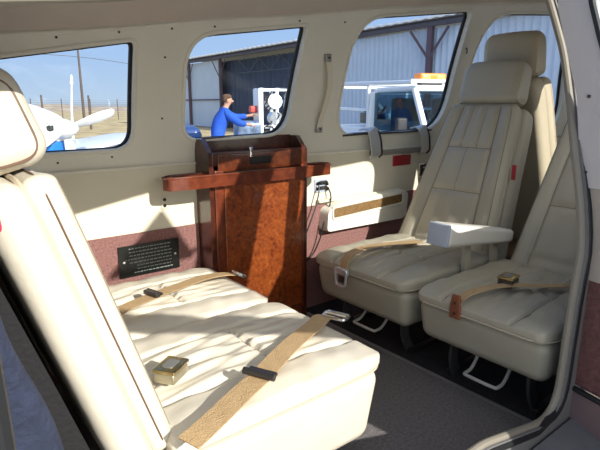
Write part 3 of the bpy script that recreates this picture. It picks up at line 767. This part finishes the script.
# local +x = nose forward, nacelle/nose axis at z=1.22
b = BM(); rings = []; prof = [(.04,.14),(-.02,.21),(-.15,.27),(-.45,.36),(-1.0,.46),(-2.0,.55),(-3.4,.52),(-5.5,.22),(-6.4,.08)]
for x,r in prof:
    rings.append([b.verts.new((x, r*.95*math.cos(2*PI*k/24), 1.26+.9*r*math.sin(2*PI*k/24)*(1.15 if math.sin(2*PI*k/24)<0 else 1)+.05*min(1,-x/1.5))) for k in range(24)])
for a,c in zip(rings, rings[1:]):
    for k in range(24): b.faces.new((a[k],a[(k+1)%24],c[(k+1)%24],c[k]))
b.faces.new(rings[0]); b.faces.new(rings[-1]); obj('fuselage', b, whitep, NX, 50)
obj('lower_cowl', add_rbox(BM(), (-.48,0,1.02), (.42,.27,.16), .12, (4,4,3), 5), bluep, NX, 60)
obj('nose_bowl', add_rbox(BM(), (-.13,0,1.00), (.14,.20,.13), .09, (3,3,3), 5), bluep, NX, 60)
for s in (-1,1): obj('air_inlet', add_rbox(BM(), (-.005,s*.14,1.27), (.05,.065,.045), .035, (1,2,2), 4), dkin, NX, 60)
spn = obj('spinner', add_tube(BM(), [(x,0,1.26) for x in (.04,.08,.16,.24,.30,.335,.345)], .1, 24, False, [.145,.145,.128,.10,.065,.03,.008]), whitep, NX, 60)
bladem = mat('propeller_blade', (.74,.75,.75), .35)
for ang in (79,166,250):
    b = BM(); Mb = Matrix.Translation((.11,0,1.26)) @ Matrix.Rotation(-R(ang), 4, 'X')
    rr = [(.10,.05,.030,50),(.32,.075,.022,38),(.55,.095,.016,28),(.86,.095,.012,22),(1.10,.075,.009,18),(1.18,.04,.006,16)]
    R0 = []
    for z,w,th,tw in rr:
        T = Mb @ Matrix.Translation((0,0,z)) @ Matrix.Rotation(R(tw), 4, 'Z')
        R0.append([b.verts.new(T @ Vector((th*math.sin(2*PI*k/12), w*math.cos(2*PI*k/12), 0))) for k in range(12)])
    for a,c in zip(R0,R0[1:]):
        for k in range(12): b.faces.new((a[k],a[(k+1)%12],c[(k+1)%12],c[k]))
    b.faces.new(R0[0]); b.faces.new(R0[-1]); obj('propeller_blade', b, bladem, spn, 50)
b = BM(); R0 = []
for y,c,th in ((-3.9,.6,.05),(-.45,.85,.10),(.45,.85,.10),(3.9,.6,.05)):
    R0.append([b.verts.new((-1.6+c*math.cos(2*PI*k/20), y, .66+abs(y)*.07+th*math.sin(2*PI*k/20))) for k in range(20)])
for a,c in zip(R0,R0[1:]):
    for k in range(20): b.faces.new((a[k],a[(k+1)%20],c[(k+1)%20],c[k]))
b.faces.new(R0[0]); b.faces.new(R0[-1]); obj('wing', b, whitep, NX, 40)
cz = obj('canopy', add_rbox(BM(), (-2.3,0,1.78), (.85,.42,.26), .22, (4,4,3), 6), carglass, NX, 60)
tl = BM(); add_prism(tl, [Vector(p) for p in ((-5.4,1.4),(-6.3,1.35),(-6.5,2.6),(-6.05,2.65))], lambda p: Vector((p[0],-.04,p[1])), lambda p: Vector((p[0],.04,p[1]))); obj('tail_fin', tl, bluep, NX)
obj('tailplane', box((-6.0,0,1.45),(.3,1.4,.03),.02), whitep, NX)
for x,y in ((-.45,0),(-2.0,1.4),(-2.0,-1.4)):
    g_ = obj('landing_gear', add_tube(BM(), [(x,y,.95),(x,y,.2)], .035, 8), metal_grey, NX)
    obj('tyre', add_tube(BM(), [(x+.13*math.cos(2*PI*k/20),y,.2+.13*math.sin(2*PI*k/20)) for k in range(20)], .07, 8, True), rubber, g_)
# pale wing tip of our own aircraft's neighbour, low in the rear window
# hangar ---------------------------------------------------------------
corr = bpy.data.materials.new('corrugated_sheet'); corr.use_nodes = True
nt = corr.node_tree; bs = nt.nodes['Principled BSDF']; bs.inputs['Roughness'].default_value = .6
bs.inputs['Base Color'].default_value = (.42,.52,.66,1)
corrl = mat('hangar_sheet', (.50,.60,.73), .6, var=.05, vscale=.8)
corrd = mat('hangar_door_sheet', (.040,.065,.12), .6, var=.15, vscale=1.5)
postm = mat('hangar_frame', (.11,.075,.10), .7); eavem = mat('hangar_eave', (.075,.07,.09), .7); roofm = mat('hangar_roof', (.88,.90,.92), .5)
HX = 18.0; HA = R(-2)
HG = thing('aircraft_hangar', 'long blue-grey corrugated hangar with dark framed open bay', 'hangar', (HX,0,GZ), HA)
# local: facade runs along +y at x=0, from y=-6 to y=41 ; height 5.05
def corrug(y0,y1,z0,z1,x,pitch=.30,amp=.045):
    b = BM(); n = int((y1-y0)/pitch*6); a = []; c = []
    for i in range(n+1):
        y = y0+(y1-y0)*i/n; xx = x+amp*math.sin(2*PI*y/pitch)*1.0
        a.append(b.verts.new((xx,y,z0))); c.append(b.verts.new((xx,y,z1)))
    for i in range(n): b.faces.new((a[i],a[i+1],c[i+1],c[i]))
    return b
HH = 5.04
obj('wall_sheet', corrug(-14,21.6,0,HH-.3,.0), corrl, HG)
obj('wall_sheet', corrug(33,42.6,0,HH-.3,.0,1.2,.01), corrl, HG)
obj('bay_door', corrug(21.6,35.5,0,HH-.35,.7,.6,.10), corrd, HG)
obj('end_wall', box((8,42.6,HH/2),(8,.05,HH/2-.1),.01), corrl, HG)
for z,r in ((2.0,.04),): obj('rail', box((-.06,37.8,z),(.05,4.8,r),.01), postm, HG)
# trusses inside bay
b = BM()
for k in range(4):
    y0 = 21.2+k*2.5; add_tube(b, [(.4,y0,4.55),(.4,y0+1.25,3.75),(.4,y0+2.5,4.55)], .03, 5)
add_tube(b, [(.4,21.2,3.75),(.4,31.3,3.75)], .03, 5); add_tube(b, [(.4,21.2,4.6),(.4,31.3,4.6)], .03, 5); obj('bay_truss', b, mat('truss_grey', (.10,.115,.16), .7), HG)
for y in (-9,-1.2,6.6,14.3,21.6,33,38.2,42.5):
    p_ = obj('post', box((-.14,y,HH/2-.1),(.10,.12 if y<20 else .07,HH/2-.15),.01), postm, HG)
    b = BM()
    for s in (-1,1): add_tube(b, [(-.2,y,HH-1.55),(-.25,y+s*1.0,HH-.35)], .06 if y<20 else .035, 5)
    obj('brace', b, postm, p_)
obj('eave_beam', box((-.20,14,HH-.16),(.08,28,.10),.02), eavem, HG)
b = BM(); n = 820; rows = []
for i in range(n+1):
    y = -14+56.2*i/n; dz = .022*math.sin(2*PI*y/.55)
    rows.append([b.verts.new((x,y,z+dz)) for x,z in ((-.36,HH+.04),(-.36,HH+.13),(8,HH+.5),(16,HH+.1))])
for i in range(n):
    for j in range(3): b.faces.new((rows[i][j],rows[i+1][j],rows[i+1][j+1],rows[i][j+1]))
obj('roof_sheet', b, roofm, HG)
obj('soffit', box((-.18,14,HH-.01),(.16,28,.02),.01), eavem, HG)

# pickup truck -----------------------------------------------------------
Q = hp(438,8.9); TR = thing('pickup_truck', 'white utility pickup with orange beacon bar and ladder rack outside', 'truck', (Q.x,Q.y,GZ), R(-110)); TR.scale = (1.08,1.08,1.08)
twhite = mat('truck_white', (.80,.83,.86), .3, coat=.4); seatg = mat('truck_seat', (.06,.07,.08), .8); tint = mat('truck_trim', (.03,.03,.035), .6)
# local +x forward; width +-.85 ; origin under cab centre
obj('lower_body', add_rbox(BM(), (.1,0,.78), (2.5,.85,.28), .08, (6,4,2), 4), twhite, TR, 50)
obj('hood', add_rbox(BM(), (1.75,0,1.06), (.85,.80,.10), .08, (4,4,2), 4), twhite, TR, 50)
rf = obj('cab_roof', add_rbox(BM(), (-.05,0,1.70), (.62,.74,.045), .04, (4,4,1), 4), twhite, TR, 50)
def bar(pts, r, m, name, par): return obj(name, add_tube(BM(), pts, r, 8), m, par)
for s in (-1,1):
    bar([(.55,s*.74,1.68),(.80,s*.78,1.36),(1.0,s*.80,1.08)], .045, twhite, 'windscreen_pillar', TR)
    bar([(-.64,s*.74,1.68),(-.68,s*.78,1.05)], .075, twhite, 'rear_pillar', TR)
    bar([(.0+.5,s*.76,1.06),(-.60,s*.76,1.06)], .03, twhite, 'window_sill', TR)
    b = BM(); add_prism(b, [Vector(p) for p in ((.90,1.10),(.52,1.66),(-.60,1.66),(-.62,1.10))], lambda p: Vector((p[0],s*.775,p[1])), lambda p: Vector((p[0],s*.77,p[1]))); obj('side_glass', b, carglass, TR)
    b = BM(); add_tube(b, [(.62,s*.80,1.16),(.66,s*.95,1.2)], .02, 6); add_rbox(b, (.66,s*.99,1.22), (.04,.08,.09), .03, (1,1,1), 3); obj('door_mirror', b, tint, TR)
b = BM(); add_prism(b, [Vector(p) for p in ((-.72,1.02),(.72,1.02),(.66,1.66),(-.66,1.66))], lambda p: Vector((1.03-(p[1]-1.02)*.73,p[0],p[1])), lambda p: Vector((1.04-(p[1]-1.02)*.73,p[0],p[1]))); obj('windscreen', b, carglass, TR)
obj('rear_bulkhead', box((-.69,0,1.0),(.03,.75,.25),.02), twhite, TR)
b = BM(); add_prism(b, [Vector(p) for p in ((-.68,1.2),(.68,1.2),(.68,1.64),(-.68,1.64))], lambda p: Vector((-.68,p[0],p[1])), lambda p: Vector((-.69,p[0],p[1]))); obj('rear_glass', b, carglass, TR)
for s in (-1,1): obj('cab_seat', add_rbox(BM(), (-.30,s*.36,1.28), (.10,.24,.30), .06, (2,2,2), 3), seatg, TR, 60)
obj('dashboard', add_rbox(BM(), (.72,0,1.05), (.18,.70,.08), .05, (2,2,2), 3), seatg, TR, 60)
obj('steering_wheel', add_tube(BM(), [(.42+.08*math.sin(a),-.36+.19*math.cos(a),1.16+.17*math.sin(a)) for a in [2*PI*k/24 for k in range(24)]], .015, 8, True), tint, TR)
orange = mat('beacon_orange', (.85,.27,.04), .3, emis=((.9,.25,.03),.25)); amber = mat('beacon_lens', (1.,.55,.12), .2, emis=((1.,.5,.1),.8))
bc = obj('beacon_bar', add_rbox(BM(), (.15,-.26,1.86), (.10,.22,.065), .03, (2,3,1), 3), orange, rf, 60)
for s in (-.38,-.14): obj('beacon_lamp', add_rbox(BM(), (.262 if 0 else .20,s,1.86), (.06,.07,.045), .03, (1,1,1), 3), amber, rf, 60)
obj('beacon_foot', box((.15,-.26,1.77),(.06,.18,.03),.01), tint, rf)
rk = BM()
for s in (-1,1):
    add_tube(rk, [(.55,s*.78,1.78),(-2.3,s*.78,1.86),(-2.3,s*.78,.95)], .03, 8)
    add_tube(rk, [(-.75,s*.78,1.40),(-2.3,s*.78,1.42)], .024, 8); add_tube(rk, [(-.80,s*.78,1.80),(-.80,s*.78,1.0)], .03, 8)
for x in (.5,-.8,-2.3): add_tube(rk, [(x,-.78,1.80),(x,.78,1.80)], .026, 8)
obj('ladder_rack', rk, twhite, TR)
obj('cargo_bed', add_rbox(BM(), (-1.55,0,1.0), (.85,.82,.12), .03, (2,2,1), 2), twhite, TR, 50)
for k,(x,y,z) in enumerate([(-1.0,0,1.22),(-1.5,.3,1.20),(-1.5,-.35,1.24),(-2.0,.05,1.20)]):
    b = BM(); add_rbox(b, (0,0,0), (.16,.20,.10), .03, (1,1,1), 3); add_tube(b, [(-.1,-.1,.10),(-.02,-.02,.28),(.10,.06,.14)], .04, 8); add_tube(b, [(0,.16,.02),(.1,.22,.22)], .03, 8)
    ob = obj('loaded_equipment', b, [metal_grey, whitep, darkmetal, pal][k], None, 50); ob.matrix_world = Matrix.Translation((Q.x,Q.y,GZ)) @ Matrix.Rotation(R(-110),4,'Z') @ Matrix.Translation((x*1.08,y*1.08,z*1.08+.02)); tag(ob, ['grey machine part loaded just behind the truck cab','white equipment piece on the truck bed, far side','dark equipment piece on the truck bed, near side','pale equipment piece at the tail of the truck bed'][k], 'equipment')
for x in (1.55,-1.5):
    for s in (-1,1):
        w_ = obj('wheel', add_tube(BM(), [(x,s*.72,.34),(x,s*.88,.34)], .34, 28), rubber, TR, 40); obj('hub', add_tube(BM(), [(x,s*.875,.34),(x,s*.90,.34)], .17, 20), metal_grey, w_)
for s in (-1,1): obj('headlamp', add_rbox(BM(), (2.58,s*.62,.92), (.04,.14,.08), .03, (1,1,1), 3), chrome, TR, 60)
obj('bumper', add_rbox(BM(), (2.62,0,.60), (.07,.85,.09), .04, (1,2,1), 3), metal_grey, TR, 60)

# worker and service cart --------------------------------------------------
def skin_mesh(chains, sub=1):
    """chains: list of (points, radii, parent vertex index or None) -> one continuous mesh; first vertex is the root"""
    me = bpy.data.meshes.new('sk'); V = []; E = []; RR = []
    names = {}
    for pts, rad, par, keys in chains:
        prev = names.get(par) if par else None
        for p,r,kname in zip(pts, rad, keys):
            V.append(Vector(p)); RR.append(r); i = len(V)-1
            if prev is not None: E.append((prev,i))
            prev = i
            if kname: names[kname] = i
    me.from_pydata(V, E, [])
    o = bpy.data.objects.new('sk', me); COL.objects.link(o)
    md = o.modifiers.new('s', 'SKIN'); md.use_smooth_shade = True
    if not me.skin_vertices: pass
    for i,sv in enumerate(me.skin_vertices[0].data):
        r = RR[i]; sv.radius = (r,r) if not isinstance(r, tuple) else r
        sv.use_root = (i == 0)
    s2 = o.modifiers.new('u', 'SUBSURF'); s2.levels = sub; s2.render_levels = sub
    dg = bpy.context.evaluated_depsgraph_get(); dg.update()
    res = bpy.data.meshes.new_from_object(o.evaluated_get(dg)); bpy.data.objects.remove(o)
    return res
skinm = mat('skin', (.55,.30,.20), .6); blue_cov = mat('blue_overall', (.015,.09,.50), .8, bump=.3, bscale=12, var=.15, vscale=6); hairm = mat('brown_hair', (.10,.055,.035), .9); bootm = mat('boot_black', (.02,.02,.02), .6); eyem = mat('eye_dark', (.02,.015,.01), .3); lipm = mat('lip', (.42,.16,.13), .6)
Q = hp(222,11.0); WK = thing('person', 'person in blue overalls leaning right with both arms reaching out to the machine', 'person', (Q.x,Q.y,GZ), R(-20))
# local: +x = facing direction (to the right in the picture)
sh = 1.50
L = lambda *a: [Vector(v) for v in a]
handchains = []
def hand(prefix, wrist, dirv, up, side, curl=.35):
    d_ = Vector(dirv).normalized(); u_ = Vector(up); u_ = (u_-d_*u_.dot(d_)).normalized(); s_ = d_.cross(u_)*side
    palm = Vector(wrist)+d_*.045; kn = Vector(wrist)+d_*.085
    ch = [([palm,kn],[(.022,.036),(.018,.038)], prefix+'w', [prefix+'p',prefix+'k'])]
    for i,(off,ln) in enumerate(((-.030,.072),(-.010,.082),(.010,.076),(.029,.060))):
        b0 = kn+s_*off; pts = [b0+d_*.012, b0+d_*(.012+ln*.45)-u_*ln*curl*.25, b0+d_*(.012+ln*.80)-u_*ln*curl*.8, b0+d_*(.012+ln*.95)-u_*ln*curl*1.3]
        ch.append((pts,[.0095,.0088,.008,.007], prefix+'k', [None]*4))
    tb = palm-s_*.03; ch.append(([tb, tb-s_*.028+d_*.030-u_*.01, tb-s_*.036+d_*.060-u_*.022],[.012,.0105,.009], prefix+'p', [None]*3))
    return ch
body = [ (L((-.14,0,.98),(-.10,0,1.12),(-.03,0,1.30),(.03,0,1.46),(.07,0,1.54),(.10,0,1.60)), [(.15,.12),(.15,.115),(.17,.12),(.13,.10),(.062,.062),(.060,.060)], None, ['pel','ab','ch','ub','nk','hd0']),
         (L((.12,0,1.655),(.13,0,1.72),(.125,0,1.775)), [(.078,.09),(.085,.10),(.06,.07)], 'hd0', [None,None,None]) ]
for s,pre,el,wr in ((-1,'r',(.28,-.27,1.24),(.50,-.20,1.20)),(1,'l',(.34,.24,1.33),(.62,.14,1.38))):
    body.append((L((.04,s*.17,1.45),((.04+el[0])/2,(s*.2+el[1])/2,(1.45+el[2])/2),el,((el[0]+wr[0])/2,(el[1]+wr[1])/2,(el[2]+wr[2])/2),wr), [.062,.054,.045,.040,.028], 'ub', [None,None,None,None,pre+'w']))
    dv = Vector(wr)-Vector(el); body += hand(pre, wr, dv, (0,0,1), s)
    body.append((L((-.13,s*.10,.90),(-.08,s*.12,.52),(-.14,s*.13,.10),(-.02,s*.14,.045),(.07,s*.145,.035)), [.088,.062,.042,.04,.034], 'pel', [None]*5))
obj('body', skin_mesh(body, 2), skinm, WK, 80)
cov = [ (L((-.14,0,.97),(-.10,0,1.12),(-.03,0,1.30),(.03,0,1.46),(.065,0,1.515)), [(.21,.18),(.20,.17),(.225,.18),(.185,.15),(.085,.085)], None, ['pel','ab','ch','ub',None]) ]
for s,el,wr in ((-1,(.28,-.27,1.24),(.46,-.213,1.207)),(1,(.34,.24,1.33),(.575,.156,1.372))):
    cov.append((L((.04,s*.17,1.45),((.04+el[0])/2,(s*.2+el[1])/2,(1.45+el[2])/2),el,((el[0]+wr[0])/2,(el[1]+wr[1])/2,(el[2]+wr[2])/2),wr), [.10,.092,.082,.070,.058], 'ub', [None]*5))
    cov.append((L((-.13,s*.10,.90),(-.08,s*.12,.52),(-.14,s*.13,.14)), [.115,.088,.078], 'pel', [None]*3))
obj('blue_overall', skin_mesh(cov, 2), blue_cov, WK, 80)
hb = BM(); add_rbox(hb, (.105,0,1.758), (.095,.088,.060), .07, (3,3,3), 5, lambda p,n: Vector((p.x-(.02 if p.z<-.02 and p.x>0 else 0),p.y,p.z-(.05 if p.x < -.02 and p.z<0 else 0)))); obj('hair', hb, hairm, WK, 80)
nb = BM(); add_rbox(nb, (.222,0,1.675), (.020,.014,.022), .010, (1,1,1), 3); obj('nose', nb, skinm, WK, 80)
for s in (-1,1):
    obj('eye', add_rbox(BM(), (.205,s*.034,1.705), (.008,.014,.007), .006, (1,1,1), 3), eyem, WK, 80)
    obj('ear', add_rbox(BM(), (.115,s*.098,1.69), (.022,.010,.032), .009, (1,1,1), 3), skinm, WK, 80)
    obj('boot', add_rbox(BM(), (-.04,s*.14,.055), (.15,.055,.055), .045, (2,1,1), 4), bootm, WK, 80)
obj('mouth', add_rbox(BM(), (.205,0,1.635), (.007,.024,.006), .005, (1,1,1), 3), lipm, WK, 80)

Q = hp(272,12.4); SC = thing('service_cart', 'white framed ground machine with bright metal drum and curved cover outside', 'machine', (Q.x,Q.y,GZ), R(-20))
brt = mat('bright_aluminium', (.80,.81,.82), .22, metal=.85, bump=.3, bscale=9)
for x in (-.32,.05,.42):
    for y in (-.25,.25): obj('frame_post', box((x,y,1.05),(.035,.03,.93),.006), twhite, SC)
b = BM(); 
for z in (.5,1.1,1.94): 
    for y in (-.25,.25): add_rbox(b, (.05,y,z), (.39,.025,.03), .006, (1,1,1), 2)
    for x in (-.32,.42): add_rbox(b, (x,0,z), (.025,.25,.03), .006, (1,1,1), 2)
obj('frame_rail', b, twhite, SC)
obj('side_sheet', box((-.335,-.0,1.55),(.055,.27,.42),.01), whitep, SC)
b = BM(); n = 14; A=[];B2=[]
for k in range(n+1):
    a = PI*.5*k/n; A.append((.12+.62*math.sin(a)*.8, 1.98-.30*(1-math.cos(a))))
for s in (0,1):
    pass
for k in range(n):
    x0,z0 = A[k]; x1,z1 = A[k+1]
    v = [b.verts.new((x,y,z)) for x,y,z in ((x0,-.3,z0),(x1,-.3,z1),(x1,.3,z1),(x0,.3,z0))]; b.faces.new(v)
    v = [b.verts.new((x,y,z)) for x,y,z in ((x0,-.3,z0),(x1,-.3,z1),(x1,-.3,1.98-.02),(x0,-.3,1.98))]; b.faces.new(v)
obj('curved_cover', b, mat('cover_blue_grey', (.35,.45,.52), .3, metal=.3), SC)
obj('drum', add_tube(BM(), [(-.02,0,1.65),(.0,-.30,1.68)], .17, 24), brt, SC, 40)
obj('drum', add_tube(BM(), [(.02,0,1.30),(.03,-.28,1.30)], .15, 24), brt, SC, 40)
obj('tank', add_rbox(BM(), (.50,-.02,1.42), (.17,.22,.34), .05, (2,2,3), 4), mat('mesh_grey', (.40,.46,.50), .4, metal=.4, var=.4, vscale=14, bump=.6, bscale=20), SC, 50)
b = BM(); random.seed(5)
for k in range(16):
    p0 = Vector((random.uniform(-.28,.35),random.uniform(-.28,-.1),random.uniform(.9,1.9))); p1 = p0+Vector((random.uniform(-.2,.2),random.uniform(-.06,.06),random.uniform(-.3,.3)))
    add_tube(b, catmull([p0,(p0+p1)/2+Vector((.05,-.05,.03)),p1],4), .014, 6)
obj('pipework', b, darkmetal, SC)
obj('red_can', add_rbox(BM(), (-.47,-.05,1.50), (.09,.09,.08), .04, (2,2,2), 4), mat('red_can', (.62,.09,.07), .4), SC, 50)
obj('work_table', add_rbox(BM(), (-.60,.0,1.02), (.30,.28,.22), .10, (2,2,2), 4), mat('table_blue', (.20,.28,.42), .3, metal=.4, var=.5, vscale=9), SC, 50)
obj('cart_base', box((.0,0,.30),(.75,.3,.12),.02), metal_grey, SC)
for x in (-.6,.6):
    for y in (-.28,.28): obj('wheel', add_tube(BM(), [(x,y-.03,.13),(x,y+.03,.13)], .13, 20), rubber, SC, 40)
# blue car roof glimpsed at the left corner of the middle window
Q = hp(170,14); BC = thing('parked_car', 'blue car roof just visible at the lower left corner of the middle window', 'car', (Q.x,Q.y,GZ), R(66))
obj('car_body', add_rbox(BM(), (0,0,.55), (2.0,.8,.27), .18, (6,4,2), 5), bluep, BC, 60); obj('cabin_roof', add_rbox(BM(), (-.1,0,.88), (1.0,.70,.19), .17, (4,4,2), 5), mat('car_blue_dark', (.03,.07,.22), .3), BC, 60)
obj('car_windows', add_rbox(BM(), (-.1,0,.87), (1.03,.715,.08), .08, (4,4,1), 4), carglass, BC, 60)
for x in (-1.2,1.2):
    for y in (-.75,.75): obj('wheel', add_tube(BM(), [(x,y-.08,.31),(x,y+.08,.31)], .31, 24), rubber, BC, 40)

# ------------------------------------------------------------------ light
w = bpy.data.worlds.new('World'); C.world = w; w.use_nodes = True; nt = w.node_tree
tc = nt.nodes.new('ShaderNodeTexCoord'); sp_ = nt.nodes.new('ShaderNodeSeparateXYZ'); nt.links.new(tc.outputs['Generated'], sp_.inputs[0])
rp = nt.nodes.new('ShaderNodeValToRGB'); e = rp.color_ramp.elements
e[0].position = 0.; e[0].color = (.36,.31,.25,1); e[1].position = 1.; e[1].color = (.10,.25,.62,1)
mr = nt.nodes.new('ShaderNodeMapRange'); mr.inputs[1].default_value = -1; mr.inputs[2].default_value = 1; nt.links.new(sp_.outputs[2], mr.inputs[0]); nt.links.new(mr.outputs[0], rp.inputs[0])
for p_,c_ in ((.495,(.36,.31,.25,1)),(.502,(.55,.70,.88,1)),(.54,(.44,.63,.92,1)),(.62,(.32,.53,.92,1))):
    k = e.new(p_); k.color = c_
dt = nt.nodes.new('ShaderNodeVectorMath'); dt.operation = 'DOT_PRODUCT'; nt.links.new(tc.outputs['Generated'], dt.inputs[0]); dt.inputs[1].default_value = Vector((.12,-1.,.52)).normalized()
gl = nt.nodes.new('ShaderNodeMapRange'); gl.inputs[1].default_value = .1; gl.inputs[2].default_value = 1.; gl.inputs[3].default_value = 0; gl.inputs[4].default_value = 1.; nt.links.new(dt.outputs['Value'], gl.inputs[0])
pw = nt.nodes.new('ShaderNodeMath'); pw.operation = 'POWER'; pw.inputs[1].default_value = 1.5; nt.links.new(gl.outputs[0], pw.inputs[0])
mx = nt.nodes.new('ShaderNodeMix'); mx.data_type = 'RGBA'; nt.links.new(pw.outputs[0], mx.inputs[0]); nt.links.new(rp.outputs[0], mx.inputs[6]); mx.inputs[7].default_value = (1.7,1.65,1.5,1)
bg = nt.nodes['Background']; bg.inputs['Strength'].default_value = 1.0
nt.links.new(mx.outputs[2], bg.inputs['Color'])
SUN = Vector((-.12,1.0,-.52)).normalized()      # direction the light travels
sl = bpy.data.lights.new('sun', 'SUN'); sl.energy = 6.3; sl.angle = R(.6); sl.color = (1,.95,.86)
so = bpy.data.objects.new('sun', sl); COL.objects.link(so); so.rotation_euler = SUN.to_track_quat('-Z','Y').to_euler(); so.location = (0,-5,5)

# ------------------------------------------------------------------ camera
yaw,pitch = R(38.5),R(13.2)
f = Vector((math.sin(yaw)*math.cos(pitch), math.cos(yaw)*math.cos(pitch), -math.sin(pitch))); r = Vector((math.cos(yaw),-math.sin(yaw),0)); u = r.cross(f)
cd = bpy.data.cameras.new('camera'); cam = bpy.data.objects.new('camera', cd); COL.objects.link(cam)
cam.matrix_world = Matrix(((r.x,u.x,-f.x,0),(r.y,u.y,-f.y,0),(r.z,u.z,-f.z,.84),(0,0,0,1)))
cd.sensor_width = 36; cd.lens = 510/600*36; cd.clip_start = .02; cd.clip_end = 2000
C.camera = cam
C.view_settings.view_transform = 'Standard'; C.view_settings.look = 'None'; C.view_settings.exposure = 0.0
